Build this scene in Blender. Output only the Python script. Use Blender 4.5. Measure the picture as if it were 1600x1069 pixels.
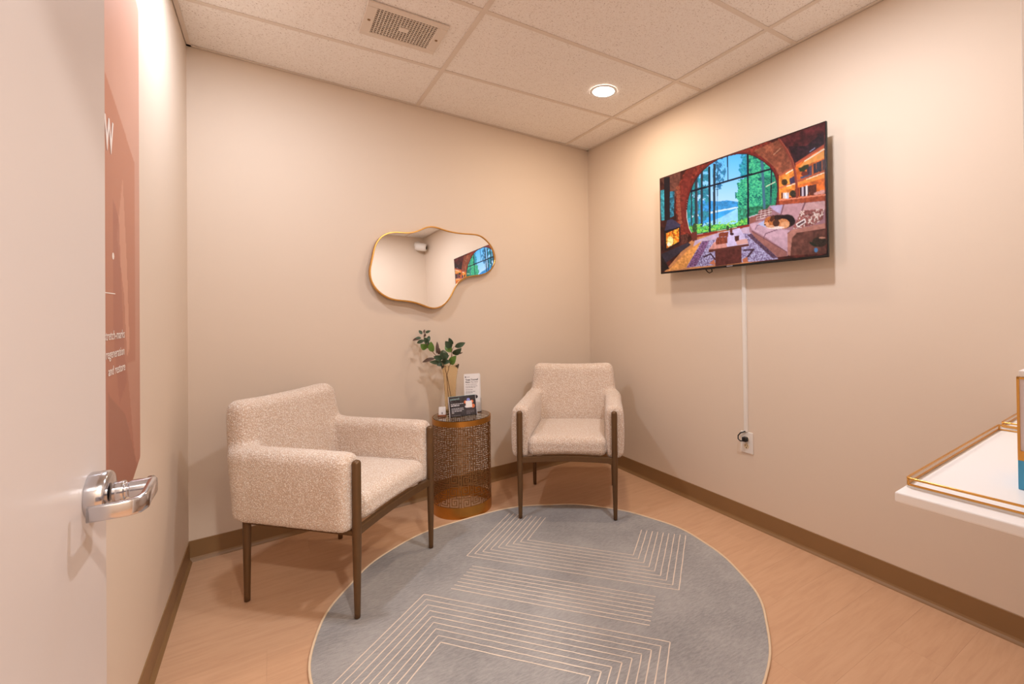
import bpy, bmesh, math, random
import numpy as np
from mathutils import Vector, Matrix
random.seed(7); np.random.seed(7)
for o in list(bpy.data.objects): bpy.data.objects.remove(o, do_unlink=True)
scene = bpy.context.scene
COL = scene.collection

# ------------------------------------------------------------------ camera
F_PX, CX, CY, YAW, PITCH, ROLL, CAM_Z = 721.1401, 896.2654, 478.8615, .5818, .0081, -.0119, 1.2389
fw = Vector((math.sin(YAW)*math.cos(PITCH), math.cos(YAW)*math.cos(PITCH), math.sin(PITCH)))
rt0 = Vector((math.cos(YAW), -math.sin(YAW), 0)); up0 = rt0.cross(fw)
rt = rt0*math.cos(ROLL) + up0*math.sin(ROLL); up = -rt0*math.sin(ROLL) + up0*math.cos(ROLL)
cam = bpy.data.cameras.new('camera'); co = bpy.data.objects.new('camera', cam); COL.objects.link(co)
CAM = Vector((0, 0, CAM_Z))
co.matrix_world = Matrix(((rt.x, up.x, -fw.x, 0), (rt.y, up.y, -fw.y, 0), (rt.z, up.z, -fw.z, CAM_Z), (0, 0, 0, 1)))
cam.sensor_fit = 'HORIZONTAL'; cam.sensor_width = 36; cam.lens = F_PX/1600*36
cam.shift_x = (800-CX)/1600; cam.shift_y = (CY-534.5)/1600
cam.clip_start = .01; cam.clip_end = 60
scene.camera = co
# ------------------------------------------------------------------ world, exposure
w = bpy.data.worlds.new('world'); scene.world = w; w.use_nodes = True
w.node_tree.nodes['Background'].inputs[0].default_value = (1, .93, .85, 1)
w.node_tree.nodes['Background'].inputs[1].default_value = .05
vs = scene.view_settings
vs.view_transform = 'Standard'; vs.look = 'None'; vs.gamma = 1; vs.use_curve_mapping = False
vs.exposure = 0.18
LAMP_W = 13.0
LAMP_COL = (.94, .96, 1.03)       # cool white lamps
WARM_COL = (1.0, .80, .60)        # the lamp by the television is warmer

# ------------------------------------------------------------------ room numbers (metres)
XL, XR, H = -.3468, 2.2815, 2.5985
YB, ROT = 3.2203, .0819            # the back wall runs 4.7 degrees out of square
YF, FROT = .144, .0819                # inner face of the front wall at x=.85
def yback(x): return YB + (x-XR)*ROT
def yfront(x): return YF + (x-.85)*FROT

# ------------------------------------------------------------------ helpers
def s2l(c):
    c = np.asarray(c, float)/255.
    return np.where(c <= .04045, c/12.92, ((c+.055)/1.055)**2.4)
def lin(*c): return tuple(float(v) for v in s2l(c)) + (1,)

class MB:
    """collects shapes for ONE mesh object"""
    def __init__(s): s.v = []; s.f = []
    def add(s, vs, fs):
        o = len(s.v); s.v += [tuple(v) for v in vs]; s.f += [tuple(i+o for i in f) for f in fs]; return s
    def box(s, a, b, M=None):
        x0, y0, z0 = a; x1, y1, z1 = b
        v = [Vector(p) for p in ((x0,y0,z0),(x1,y0,z0),(x1,y1,z0),(x0,y1,z0),(x0,y0,z1),(x1,y0,z1),(x1,y1,z1),(x0,y1,z1))]
        if M is not None: v = [M @ p for p in v]
        return s.add(v, [(0,3,2,1),(4,5,6,7),(0,1,5,4),(1,2,6,5),(2,3,7,6),(3,0,4,7)])
    def prism(s, poly, z0, z1, axis='z'):
        n = len(poly)
        def P(a, b, h): return {'z': (a, b, h), 'x': (h, a, b), 'y': (a, h, b)}[axis]
        v = [P(a, b, z0) for a, b in poly] + [P(a, b, z1) for a, b in poly]
        return s.add(v, [tuple(range(n))[::-1], tuple(range(n, 2*n))] + [(i, (i+1) % n, n+(i+1) % n, n+i) for i in range(n)])
    def lathe(s, prof, n=32, cx=0, cy=0, cap=True):
        m = len(prof); v = []
        for r, z in prof:
            for k in range(n):
                a = 2*math.pi*k/n; v.append((cx+r*math.cos(a), cy+r*math.sin(a), z))
        f = [(i*n+k, i*n+(k+1) % n, (i+1)*n+(k+1) % n, (i+1)*n+k) for i in range(m-1) for k in range(n)]
        if cap: f += [tuple(range(n))[::-1], tuple((m-1)*n+k for k in range(n))]
        return s.add(v, f)
    def tube(s, pts, r, n=8, closed=False, cap=True):
        pts = [Vector(p) for p in pts]; m = len(pts)
        rs = r if isinstance(r, (list, tuple)) else [r]*m
        v = []; prev = None
        for i, p in enumerate(pts):
            if closed: t = pts[(i+1) % m]-pts[i-1]
            else: t = pts[min(i+1, m-1)]-pts[max(i-1, 0)]
            t.normalize()
            if prev is None:
                a = Vector((0,0,1)) if abs(t.z) < .9 else Vector((1,0,0)); x = t.cross(a).normalized()
            else:
                x = (prev - t*prev.dot(t)).normalized()
            prev = x; y = t.cross(x)
            for k in range(n):
                an = 2*math.pi*k/n; v.append(p + (x*math.cos(an)+y*math.sin(an))*rs[i])
        f = []
        for i in range(m if closed else m-1):
            j = (i+1) % m
            f += [(i*n+k, i*n+(k+1) % n, j*n+(k+1) % n, j*n+k) for k in range(n)]
        if not closed and cap: f += [tuple(range(n))[::-1], tuple((m-1)*n+k for k in range(n))]
        return s.add(v, f)
    def mesh(s, name, smooth=False, weld=False):
        me = bpy.data.meshes.new(name); me.from_pydata(s.v, [], s.f); me.validate()
        bm = bmesh.new(); bm.from_mesh(me)
        if weld: bmesh.ops.remove_doubles(bm, verts=bm.verts[:], dist=1e-5)
        bmesh.ops.recalc_face_normals(bm, faces=bm.faces[:]); bm.to_mesh(me); bm.free()
        if smooth: me.polygons.foreach_set('use_smooth', [True]*len(me.polygons))
        return me
    def obj(s, name, mat, parent=None, smooth=False, bevel=0, seg=2, weld=False):
        return link(name, s.mesh(name, smooth, weld), mat, parent, bevel, seg)

def link(name, me, mat, parent=None, bevel=0, seg=2):
    o = bpy.data.objects.new(name, me); COL.objects.link(o)
    if mat is not None and not me.materials: me.materials.append(mat)
    if parent is not None: o.parent = parent
    if bevel:
        b = o.modifiers.new('bevel', 'BEVEL'); b.width = bevel; b.segments = seg; b.limit_method = 'ANGLE'; b.angle_limit = .6
    return o
def empty(name, loc=(0,0,0), rz=0):
    o = bpy.data.objects.new(name, None); COL.objects.link(o); o.location = loc; o.rotation_euler = (0, 0, rz); o.empty_display_size = .05
    return o
def tag(o, label, cat, group=None):
    o['label'] = label; o['category'] = cat
    if group: o['group'] = group
    return o
def struct(o, label=None, cat=None):
    o['kind'] = 'structure'
    if label: o['label'] = label
    if cat: o['category'] = cat
    return o
def smooth_angle(o):
    o.data.polygons.foreach_set('use_smooth', [True]*len(o.data.polygons))
    m = o.modifiers.new('wn', 'WEIGHTED_NORMAL'); m.keep_sharp = True

# ------------------------------------------------------------------ materials
def material(name, col, rough=.5, metal=0, bump=0, bscale=200, var=0, vscale=3, spec=.5, coat=0, trans=0, ior=1.45, alpha=1):
    m = bpy.data.materials.new(name); m.use_nodes = True; nt = m.node_tree; b = nt.nodes['Principled BSDF']
    b.inputs['Base Color'].default_value = col; b.inputs['Roughness'].default_value = rough; b.inputs['Metallic'].default_value = metal
    b.inputs['Specular IOR Level'].default_value = spec; b.inputs['Coat Weight'].default_value = coat
    b.inputs['Transmission Weight'].default_value = trans; b.inputs['IOR'].default_value = ior; b.inputs['Alpha'].default_value = alpha
    tc = nt.nodes.new('ShaderNodeTexCoord')
    if bump:
        n = nt.nodes.new('ShaderNodeTexNoise'); n.inputs['Scale'].default_value = bscale; n.inputs['Detail'].default_value = 3
        nt.links.new(tc.outputs['Object'], n.inputs['Vector'])
        bp = nt.nodes.new('ShaderNodeBump'); bp.inputs['Strength'].default_value = bump; bp.inputs['Distance'].default_value = .002
        nt.links.new(n.outputs['Fac'], bp.inputs['Height']); nt.links.new(bp.outputs['Normal'], b.inputs['Normal'])
    if var:
        n = nt.nodes.new('ShaderNodeTexNoise'); n.inputs['Scale'].default_value = vscale; n.inputs['Detail'].default_value = 4
        nt.links.new(tc.outputs['Object'], n.inputs['Vector'])
        mx = nt.nodes.new('ShaderNodeMix'); mx.data_type = 'RGBA'
        mx.inputs[6].default_value = tuple(c*(1-var) for c in col[:3])+(1,); mx.inputs[7].default_value = tuple(min(1, c*(1+var)) for c in col[:3])+(1,)
        nt.links.new(n.outputs['Fac'], mx.inputs[0]); nt.links.new(mx.outputs[2], b.inputs['Base Color'])
    return m
def N(nt, t, **kw):
    n = nt.nodes.new(t)
    for k, v in kw.items():
        if k in n.inputs: n.inputs[k].default_value = v
        else: setattr(n, k, v)
    return n
def ramp(nt, stops, interp='LINEAR'):
    r = nt.nodes.new('ShaderNodeValToRGB'); r.color_ramp.interpolation = interp
    while len(r.color_ramp.elements) < len(stops): r.color_ramp.elements.new(.5)
    for e, (p, c) in zip(r.color_ramp.elements, stops): e.position = p; e.color = c
    return r

M = {}
M['wall'] = material('wall_paint', lin(224, 206, 187), .62, bump=.06, bscale=260, var=.012, vscale=2)
M['hallwall'] = material('hall_paint', lin(225, 212, 196), .7, bump=.06, bscale=260)
M['base'] = material('vinyl_base', lin(140, 106, 68), .42, var=.05, vscale=6)
M['tee'] = material('tee_enamel', lin(228, 214, 200), .5, bump=.02)
M['frame_white'] = material('frame_enamel', lin(240, 236, 232), .4, bump=.02)
M['door'] = material('door_enamel', lin(211, 201, 196), .32, bump=.03, bscale=90)
M['chrome'] = material('satin_chrome', lin(205, 205, 210), .16, 1, bump=.01)
M['bronze'] = material('bronze_wood', lin(104, 76, 48), .38, .35, var=.12, vscale=30, bump=.03)
M['gold'] = material('brushed_gold', lin(214, 160, 84), .28, 1, var=.08, vscale=40)
M['table_gold'] = material('antique_gold', lin(196, 140, 66), .34, .9, var=.15, vscale=14, bump=.04, bscale=60)
M['fret_gold'] = material('aged_brass', lin(150, 108, 66), .42, .75, var=.15, vscale=14, bump=.04, bscale=60)
M['white'] = material('white_lacquer', lin(242, 240, 238), .3, bump=.01)
M['plastic'] = material('white_plastic', lin(232, 226, 218), .4, bump=.01)
M['black'] = material('black_plastic', lin(26, 22, 22), .42, bump=.03)
M['blackgloss'] = material('black_gloss', lin(18, 16, 17), .2)
M['paper'] = material('white_card', lin(240, 236, 234), .7, bump=.02)
M['ink'] = material('dark_ink', lin(52, 46, 52), .7)
M['greyink'] = material('grey_ink', lin(150, 140, 145), .7)
M['card_dark'] = material('aubergine_card', lin(58, 50, 58), .45, var=.04)
M['whiteink'] = material('white_ink', lin(228, 224, 228), .7)
M['tealink'] = material('pale_teal_ink', lin(150, 178, 176), .7)
M['orange'] = material('orange_print', lin(226, 122, 76), .6)
M['lilac'] = material('lilac_print', lin(140, 146, 218), .6)
M['wood_small'] = material('card_stand_wood', lin(150, 92, 60), .5, var=.2, vscale=60)
M['blue'] = material('blue_print', lin(70, 158, 200), .45, var=.03)
M['poster_ink'] = material('poster_white_ink', lin(246, 236, 228), .6)
M['acrylic'] = material('clear_acrylic', (1, 1, 1, 1), .03, trans=1, ior=1.2)
M['glass_top'] = material('table_glass', (.96, 1, .98, 1), .02, trans=1, ior=1.25)
M['vase'] = material('amber_glass', lin(254, 243, 220), .03, trans=.97, ior=1.12, spec=.5)
M['stem'] = material('stem', lin(128, 92, 62), .7, var=.2, vscale=80)
M['leaf'] = material('leaf_green', lin(66, 86, 62), .38, var=.28, vscale=45)
M['leaf2'] = material('leaf_bright', lin(98, 134, 58), .4, var=.25, vscale=45)
M['leaf3'] = material('leaf_bronze', lin(96, 76, 66), .42, var=.25, vscale=45)
M['mirror'] = material('silvered_glass', (.95, .94, .93, 1), .015, 1)
M['lens'] = material('dark_lens', lin(20, 14, 14), .1)
M['cream_plate'] = material('ivory_plastic', lin(226, 206, 172), .4)

def mat_emit(name, col, strength):
    m = material(name, (1, 1, 1, 1), .5); b = m.node_tree.nodes['Principled BSDF']
    b.inputs['Emission Color'].default_value = col; b.inputs['Emission Strength'].default_value = strength
    return m
M['diffuser'] = mat_emit('lit_diffuser', (1, .95, .88, 1), 9)

def mat_boucle():
    m = bpy.data.materials.new('boucle'); m.use_nodes = True; nt = m.node_tree; b = nt.nodes['Principled BSDF']
    tc = N(nt, 'ShaderNodeTexCoord')
    nz = N(nt, 'ShaderNodeTexNoise'); nz.inputs['Scale'].default_value = 60; nz.inputs['Detail'].default_value = 2
    nt.links.new(tc.outputs['Object'], nz.inputs['Vector'])
    mixv = N(nt, 'ShaderNodeMix', data_type='VECTOR'); mixv.inputs[0].default_value = .006
    nt.links.new(tc.outputs['Object'], mixv.inputs[4]); nt.links.new(nz.outputs['Color'], mixv.inputs[5])
    vo = N(nt, 'ShaderNodeTexVoronoi'); vo.inputs['Scale'].default_value = 300
    nt.links.new(mixv.outputs[1], vo.inputs['Vector'])
    vo2 = N(nt, 'ShaderNodeTexVoronoi'); vo2.inputs['Scale'].default_value = 190
    nt.links.new(mixv.outputs[1], vo2.inputs['Vector'])
    add = N(nt, 'ShaderNodeMath', operation='ADD'); nt.links.new(vo.outputs['Distance'], add.inputs[0]); nt.links.new(vo2.outputs['Distance'], add.inputs[1])
    r = ramp(nt, [(.35, lin(255, 252, 247)), (.75, lin(253, 243, 232)), (.95, lin(214, 188, 166))])
    nt.links.new(add.outputs[0], r.inputs[0]); nt.links.new(r.outputs[0], b.inputs['Base Color'])
    bp = N(nt, 'ShaderNodeBump', invert=True); bp.inputs['Strength'].default_value = .7; bp.inputs['Distance'].default_value = .0025
    nt.links.new(add.outputs[0], bp.inputs['Height']); nt.links.new(bp.outputs['Normal'], b.inputs['Normal'])
    b.inputs['Roughness'].default_value = .95; b.inputs['Specular IOR Level'].default_value = .15; b.inputs['Sheen Weight'].default_value = .45
    return m
M['boucle'] = mat_boucle()

def mat_tile():
    m = bpy.data.materials.new('acoustic_tile'); m.use_nodes = True; nt = m.node_tree; b = nt.nodes['Principled BSDF']
    tc = N(nt, 'ShaderNodeTexCoord'); g = N(nt, 'ShaderNodeNewGeometry')
    n1 = N(nt, 'ShaderNodeTexNoise'); n1.inputs['Scale'].default_value = 150; n1.inputs['Detail'].default_value = 4; n1.inputs['Roughness'].default_value = .7
    nt.links.new(g.outputs['Position'], n1.inputs['Vector'])
    r = ramp(nt, [(.33, lin(180, 162, 148)), (.41, lin(246, 238, 230)), (.62, lin(252, 246, 240))])
    nt.links.new(n1.outputs['Fac'], r.inputs[0]); nt.links.new(r.outputs[0], b.inputs['Base Color'])
    bp = N(nt, 'ShaderNodeBump'); bp.inputs['Strength'].default_value = .45; bp.inputs['Distance'].default_value = .002
    nt.links.new(n1.outputs['Fac'], bp.inputs['Height']); nt.links.new(bp.outputs['Normal'], b.inputs['Normal'])
    b.inputs['Roughness'].default_value = .9; b.inputs['Specular IOR Level'].default_value = .2
    return m
M['tile'] = mat_tile()

def mat_plank():
    m = bpy.data.materials.new('vinyl_plank'); m.use_nodes = True; nt = m.node_tree; b = nt.nodes['Principled BSDF']
    g = N(nt, 'ShaderNodeNewGeometry'); oi = N(nt, 'ShaderNodeObjectInfo')
    mp = N(nt, 'ShaderNodeMapping'); mp.inputs['Scale'].default_value = (2.2, 20, 1)
    ad = N(nt, 'ShaderNodeVectorMath', operation='ADD'); sc = N(nt, 'ShaderNodeVectorMath', operation='SCALE'); sc.inputs['Scale'].default_value = 9
    cmb = N(nt, 'ShaderNodeCombineXYZ'); nt.links.new(oi.outputs['Random'], cmb.inputs[0]); nt.links.new(oi.outputs['Random'], cmb.inputs[2])
    nt.links.new(cmb.outputs[0], sc.inputs[0]); nt.links.new(g.outputs['Position'], ad.inputs[0]); nt.links.new(sc.outputs[0], ad.inputs[1])
    nt.links.new(ad.outputs[0], mp.inputs['Vector'])
    n1 = N(nt, 'ShaderNodeTexNoise'); n1.inputs['Scale'].default_value = 2.2; n1.inputs['Detail'].default_value = 7; n1.inputs['Roughness'].default_value = .62; n1.inputs['Distortion'].default_value = .6
    nt.links.new(mp.outputs[0], n1.inputs['Vector'])
    r = ramp(nt, [(.2, lin(194, 150, 117)), (.5, lin(204, 161, 126)), (.8, lin(211, 169, 134))])
    nt.links.new(n1.outputs['Fac'], r.inputs[0])
    hsv = N(nt, 'ShaderNodeHueSaturation'); mr = N(nt, 'ShaderNodeMapRange'); mr.inputs['To Min'].default_value = .985; mr.inputs['To Max'].default_value = 1.015
    nt.links.new(oi.outputs['Random'], mr.inputs['Value']); nt.links.new(mr.outputs[0], hsv.inputs['Value'])
    nt.links.new(r.outputs[0], hsv.inputs['Color']); nt.links.new(hsv.outputs[0], b.inputs['Base Color'])
    bp = N(nt, 'ShaderNodeBump'); bp.inputs['Strength'].default_value = .08; bp.inputs['Distance'].default_value = .001
    nt.links.new(n1.outputs['Fac'], bp.inputs['Height']); nt.links.new(bp.outputs['Normal'], b.inputs['Normal'])
    b.inputs['Roughness'].default_value = .5; b.inputs['Specular IOR Level'].default_value = .35
    return m
M['plank'] = mat_plank()

def mat_rug():
    m = bpy.data.materials.new('grey_rug'); m.use_nodes = True; nt = m.node_tree; b = nt.nodes['Principled BSDF']
    tc = N(nt, 'ShaderNodeTexCoord')
    mp = N(nt, 'ShaderNodeMapping'); mp.inputs['Scale'].default_value = (2.2, 9, 1); mp.inputs['Rotation'].default_value = (0, 0, .85)
    nt.links.new(tc.outputs['Object'], mp.inputs['Vector'])
    n1 = N(nt, 'ShaderNodeTexNoise'); n1.inputs['Scale'].default_value = 14; n1.inputs['Detail'].default_value = 9; n1.inputs['Roughness'].default_value = .78
    nt.links.new(mp.outputs[0], n1.inputs['Vector'])
    n2 = N(nt, 'ShaderNodeTexNoise'); n2.inputs['Scale'].default_value = 3.2; n2.inputs['Detail'].default_value = 4
    nt.links.new(tc.outputs['Object'], n2.inputs['Vector'])
    mx = N(nt, 'ShaderNodeMix'); mx.inputs[0].default_value = .4; nt.links.new(n1.outputs['Fac'], mx.inputs[2]); nt.links.new(n2.outputs['Fac'], mx.inputs[3])
    r = ramp(nt, [(.3, lin(120, 117, 116)), (.5, lin(158, 154, 151)), (.7, lin(184, 179, 174))])
    nt.links.new(mx.outputs[0], r.inputs[0]); nt.links.new(r.outputs[0], b.inputs['Base Color'])
    n3 = N(nt, 'ShaderNodeTexNoise'); n3.inputs['Scale'].default_value = 420; nt.links.new(tc.outputs['Object'], n3.inputs['Vector'])
    bp = N(nt, 'ShaderNodeBump'); bp.inputs['Strength'].default_value = .4; bp.inputs['Distance'].default_value = .002
    nt.links.new(n3.outputs['Fac'], bp.inputs['Height']); nt.links.new(bp.outputs['Normal'], b.inputs['Normal'])
    b.inputs['Roughness'].default_value = .95; b.inputs['Specular IOR Level'].default_value = .1
    return m
M['rug'] = mat_rug()
M['rug_line'] = material('rug_cream_yarn', lin(222, 204, 186), .95, bump=.4, bscale=300, spec=.1, var=.08, vscale=80)
M['rug_edge'] = material('rug_binding', lin(226, 200, 168), .95, bump=.4, bscale=300, spec=.1)

def mat_attr(name, emit=0., rough=.5):
    m = bpy.data.materials.new(name); m.use_nodes = True; nt = m.node_tree; b = nt.nodes['Principled BSDF']
    a = N(nt, 'ShaderNodeAttribute', attribute_name='print')
    b.inputs['Roughness'].default_value = rough
    if emit:
        b.inputs['Base Color'].default_value = (.01, .01, .01, 1); b.inputs['Specular IOR Level'].default_value = .15
        nt.links.new(a.outputs['Color'], b.inputs['Emission Color']); b.inputs['Emission Strength'].default_value = emit
    else: nt.links.new(a.outputs['Color'], b.inputs['Base Color'])
    return m
M['screen'] = mat_attr('lit_screen', 1.05, .25)
M['poster'] = mat_attr('poster_print', 0, .4)

# ------------------------------------------------------------------ floor
YH = -1.5                                                 # far side of the hallway outside the door
XH0, XH1 = -1.2, XR
fl = MB().box((XH0-.1, YH-.1, -.06), (XR+.12, YB+.12, -.006)).obj('floor', material('subfloor', lin(120, 90, 66), .8, bump=.05))
struct(fl)
PW, PL = .178, 1.22
def clip_poly(poly, n, d):                               # keep points with n.p <= d
    out = []
    for i in range(len(poly)):
        a, b = poly[i], poly[(i+1) % len(poly)]
        da, db = n[0]*a[0]+n[1]*a[1]-d, n[0]*b[0]+n[1]*b[1]-d
        if da <= 0: out.append(a)
        if (da < 0 < db) or (db < 0 < da):
            t = da/(da-db); out.append((a[0]+(b[0]-a[0])*t, a[1]+(b[1]-a[1])*t))
    return out
row = 0; y = YH
while y < YB+.05:
    x = XH0 - (row*.37 % 1)*PL
    while x < XR:
        g = .00015
        poly = [(x+g, y+g), (x+PL-g, y+g), (x+PL-g, y+PW-g), (x+g, y+PW-g)]
        for n_, d_ in (((-1, 0), -XH0), ((1, 0), XR), ((-ROT, 1), YB-XR*ROT)):
            poly = clip_poly(poly, n_, d_)
            if len(poly) < 3: break
        if len(poly) >= 3 and (max(p[0] for p in poly) > XL or y < .2):
            if y > .2: poly = clip_poly(poly, (-1, 0), -XL)
            MB().prism(poly, -.006, 0).obj('plank', M['plank'], fl)
        x += PL
    y += PW; row += 1

# ------------------------------------------------------------------ walls
struct(MB().box((XL-.1, .0, 0), (XL, YB+.1, H+.1)).obj('wall_left', M['wall']))
struct(MB().box((XR, YH-.1, 0), (XR+.1, YB+.1, H+.1)).obj('wall_right', M['wall']))
struct(MB().prism([(XL-.1, yback(XL-.1)), (XR+.1, yback(XR+.1)), (XR+.1, yback(XR+.1)+.1), (XL-.1, yback(XL-.1)+.1)], 0, H+.1).obj('wall_back', M['wall']))
DX0, DX1, DH, WT = -.255, .64, 2.10, .12                  # door opening in the front wall
def fpoly(x0, x1): return [(x0, yfront(x0)-WT), (x1, yfront(x1)-WT), (x1, yfront(x1)), (x0, yfront(x0))]
wf = MB().prism(fpoly(XH0, DX0-.03), 0, H+.1).prism(fpoly(DX1+.03, XR), 0, H+.1).prism(fpoly(DX0-.03, DX1+.03), DH+.03, H+.1)
struct(wf.obj('wall_front', M['wall']))
struct(MB().box((XH0-.1, YH-.1, 0), (XR, YH, H+.1)).obj('wall_hall_far', M['hallwall']))
struct(MB().box((XH0-.1, YH, 0), (XH0, yfront(XH0)-WT, H+.1)).obj('wall_hall_end', M['hallwall']))

# door frame (white metal, wraps the wall)
tr = empty('trim_1'); struct(tr)
for nm, x0, x1 in (('jamb', DX0-.05, DX0), ('jamb', DX1, DX1+.05)):
    p = [(x0, yfront(x0)-WT-.012), (x1, yfront(x1)-WT-.012), (x1, yfront(x1)+.012), (x0, yfront(x0)+.012)]
    MB().prism(p, 0, DH+.05).obj(nm, M['frame_white'], tr, bevel=.003)
p = [(DX0, yfront(DX0)-WT-.012), (DX1, yfront(DX1)-WT-.012), (DX1, yfront(DX1)+.012), (DX0, yfront(DX0)+.012)]
MB().prism(p, DH, DH+.05).obj('head', M['frame_white'], tr, bevel=.003)

# baseboards: brown vinyl cove base, 10 cm, with a small toe
def cove(name, path):
    pr = [(0, 0), (.016, 0), (.014, .004), (.0075, .012), (.0045, .02), (.0035, .102), (0, .104)]   # (out from wall, z)
    m = MB(); (x0, y0), (x1, y1) = path
    d = Vector((x1-x0, y1-y0, 0)).normalized(); n = Vector((-d.y, d.x, 0))
    v = [Vector((x, y, 0)) + n*a + Vector((0, 0, b)) for x, y in path for a, b in pr]; k = len(pr)
    m.add(v, [(i, (i+1) % k, k+(i+1) % k, k+i) for i in range(k)] + [tuple(range(k)), tuple(range(2*k-1, k-1, -1))])
    o = struct(m.obj(name, M['base'])); return o
cove('baseboard_left', [(XL, yback(XL)), (XL, yfront(XL))])
cove('baseboard_back', [(XR, yback(XR)), (XL, yback(XL))])
cove('baseboard_right', [(XR, yfront(XR)), (XR, yback(XR))])
cove('baseboard_front', [(DX1+.05, yfront(DX1+.05)), (XR, yfront(XR))])

# ------------------------------------------------------------------ ceiling: 2x4 ft lay-in tiles in a tee grid
ce = MB().box((XH0-.1, YH-.1, H+.1), (XR+.1, YB+.1, H+.14)).obj('ceiling', material('plenum', lin(90, 80, 70), .9, bump=.05)); struct(ce)
GX, GY, SX, SY = .8187, 3.1732, 1.2192, .6096
xs = [GX+i*SX for i in range(-2, 3)]; ys = [GY-j*SY for j in range(-1, 9)]
TW = .012
def room_clip(poly):
    for n_, d_ in (((-1, 0), -XH0), ((1, 0), XR), ((-ROT, 1), YB-XR*ROT), ((0, -1), -YH)):
        poly = clip_poly(poly, n_, d_)
        if len(poly) < 3: return None
    return poly
VX0, VX1, VY0, VY1 = .364, .723, 2.143, 2.418
for i in range(len(xs)-1):
    for j in range(len(ys)-1):
        x0, x1, y1, y0 = xs[i], xs[i+1], ys[j], ys[j+1]
        if y1 < .1: pass
        poly = [(x0+.004, y0+.004), (x1-.004, y0+.004), (x1-.004, y1-.004), (x0+.004, y1-.004)]
        if y0 > yfront(.5): poly = clip_poly(poly, (-1, 0), -XL)
        poly = room_clip(poly) if len(poly) >= 3 else None
        if poly: MB().prism(poly, H+.004, H+.02).obj('ceiling_tile', M['tile'], ce)
for x in xs:
    if XL < x < XR: MB().prism([(x-TW, YH), (x+TW, YH), (x+TW, yback(x)), (x-TW, yback(x))], H, H+.0035).obj('main_tee', M['tee'], ce)
for y in ys:
    if YH < y < 3.05: 
        MB().prism([(XL, y-TW), (XR, y-TW), (XR, y+TW), (XL, y+TW)], H+.0004, H+.0036).obj('cross_tee', M['tee'], ce)
def wall_angle(a, b):
    d = Vector((b[0]-a[0], b[1]-a[1])).normalized(); n = Vector((-d.y, d.x))*.02
    MB().prism([a, b, (b[0]+n.x, b[1]+n.y), (a[0]+n.x, a[1]+n.y)], H-.0005, H+.0025).prism([a, b, (b[0]+n.x*.1, b[1]+n.y*.1), (a[0]+n.x*.1, a[1]+n.y*.1)], H-.0005, H+.02).obj('wall_angle', M['tee'], ce)
wall_angle((XL, yback(XL)), (XL, yfront(XL))); wall_angle((XR, yback(XR)), (XL, yback(XL))); wall_angle((XR, yfront(XR)), (XR, yback(XR)))

# ------------------------------------------------------------------ recessed lights
def downlight(x, y, label, watts=LAMP_W, col=LAMP_COL):
    t = empty('ceiling_downlight', (x, y, H)); tag(t, label, 'downlight', 'round recessed ceiling lights')
    MB().lathe([(.066, -.0005), (.070, -.004), (.082, -.003), (.085, 0)], 40, cap=False).obj('trim_ring', M['white'], t, smooth=True)
    MB().lathe([(.001, -.0022), (.067, -.0022)], 40, cap=False).obj('diffuser', M['diffuser'], t)
    l = bpy.data.lights.new('downlight_lamp', 'AREA'); l.shape = 'DISK'; l.size = .13; l.energy = watts; l.color = col
    lo = bpy.data.objects.new('downlight_lamp', l); COL.objects.link(lo); lo.location = (0, 0, -.006); lo.parent = t
    return t
downlight(1.742, 2.281, 'lit round recessed light in the ceiling nearest the television', 8.8, WARM_COL)
downlight(.0, 2.17, 'lit round recessed light near the left wall above the poster', 10.2, (.90, .97, 1.10))
downlight(1.42, 1.0, 'lit round recessed light above the white shelf, nearest the door', 17.5)
downlight(.38, -.85, 'added round fill light in the unseen hallway outside', 54, (1, .96, .92))  # unseen lamp, added to fill the room with light through the doorway

# ceiling vent
t = empty('ceiling_vent', ((VX0+VX1)/2, (VY0+VY1)/2, H)); tag(t, 'beige ceiling exhaust vent with a dark square grille', 'vent')
hw, hh, gw, gh = (VX1-VX0)/2, (VY1-VY0)/2, .135, .104
m = MB()
for a, b in (((-hw, -hh), (hw, -gh)), ((-hw, gh), (hw, hh)), ((-hw, -gh), (-gw, gh)), ((gw, -gh), (hw, gh))):
    m.box((a[0], a[1], -.008), (b[0], b[1], .002))
m.obj('face_plate', M['tee'], t, bevel=.003)
MB().box((-gw, -gh, .002), (gw, gh, .004)).obj('grille_backing', material('vent_dark', lin(72, 50, 42), .9, bump=.05), t)
m = MB(); nx, ny = 19, 13
for i in range(nx+1):
    x = -gw+2*gw*i/nx; m.box((x-.0018, -gh, -.004), (x+.0018, gh, .001))
for j in range(ny+1):
    y = -gh+2*gh*j/ny; m.box((-gw, y-.0022, -.0035), (gw, y+.0022, .001))
m.obj('grille', M['tee'], t)
MB().box((-.021, -.017, -.0085), (.021, .017, .001)).obj('centre_badge', M['tee'], t, bevel=.002)
for sx in (-1, 1):
    MB().lathe([(.001, -.011), (.006, -.0105), (.007, -.008)], 12, cx=sx*.155, cy=0, cap=False).obj('screw', M['base'], t, smooth=True)

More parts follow.
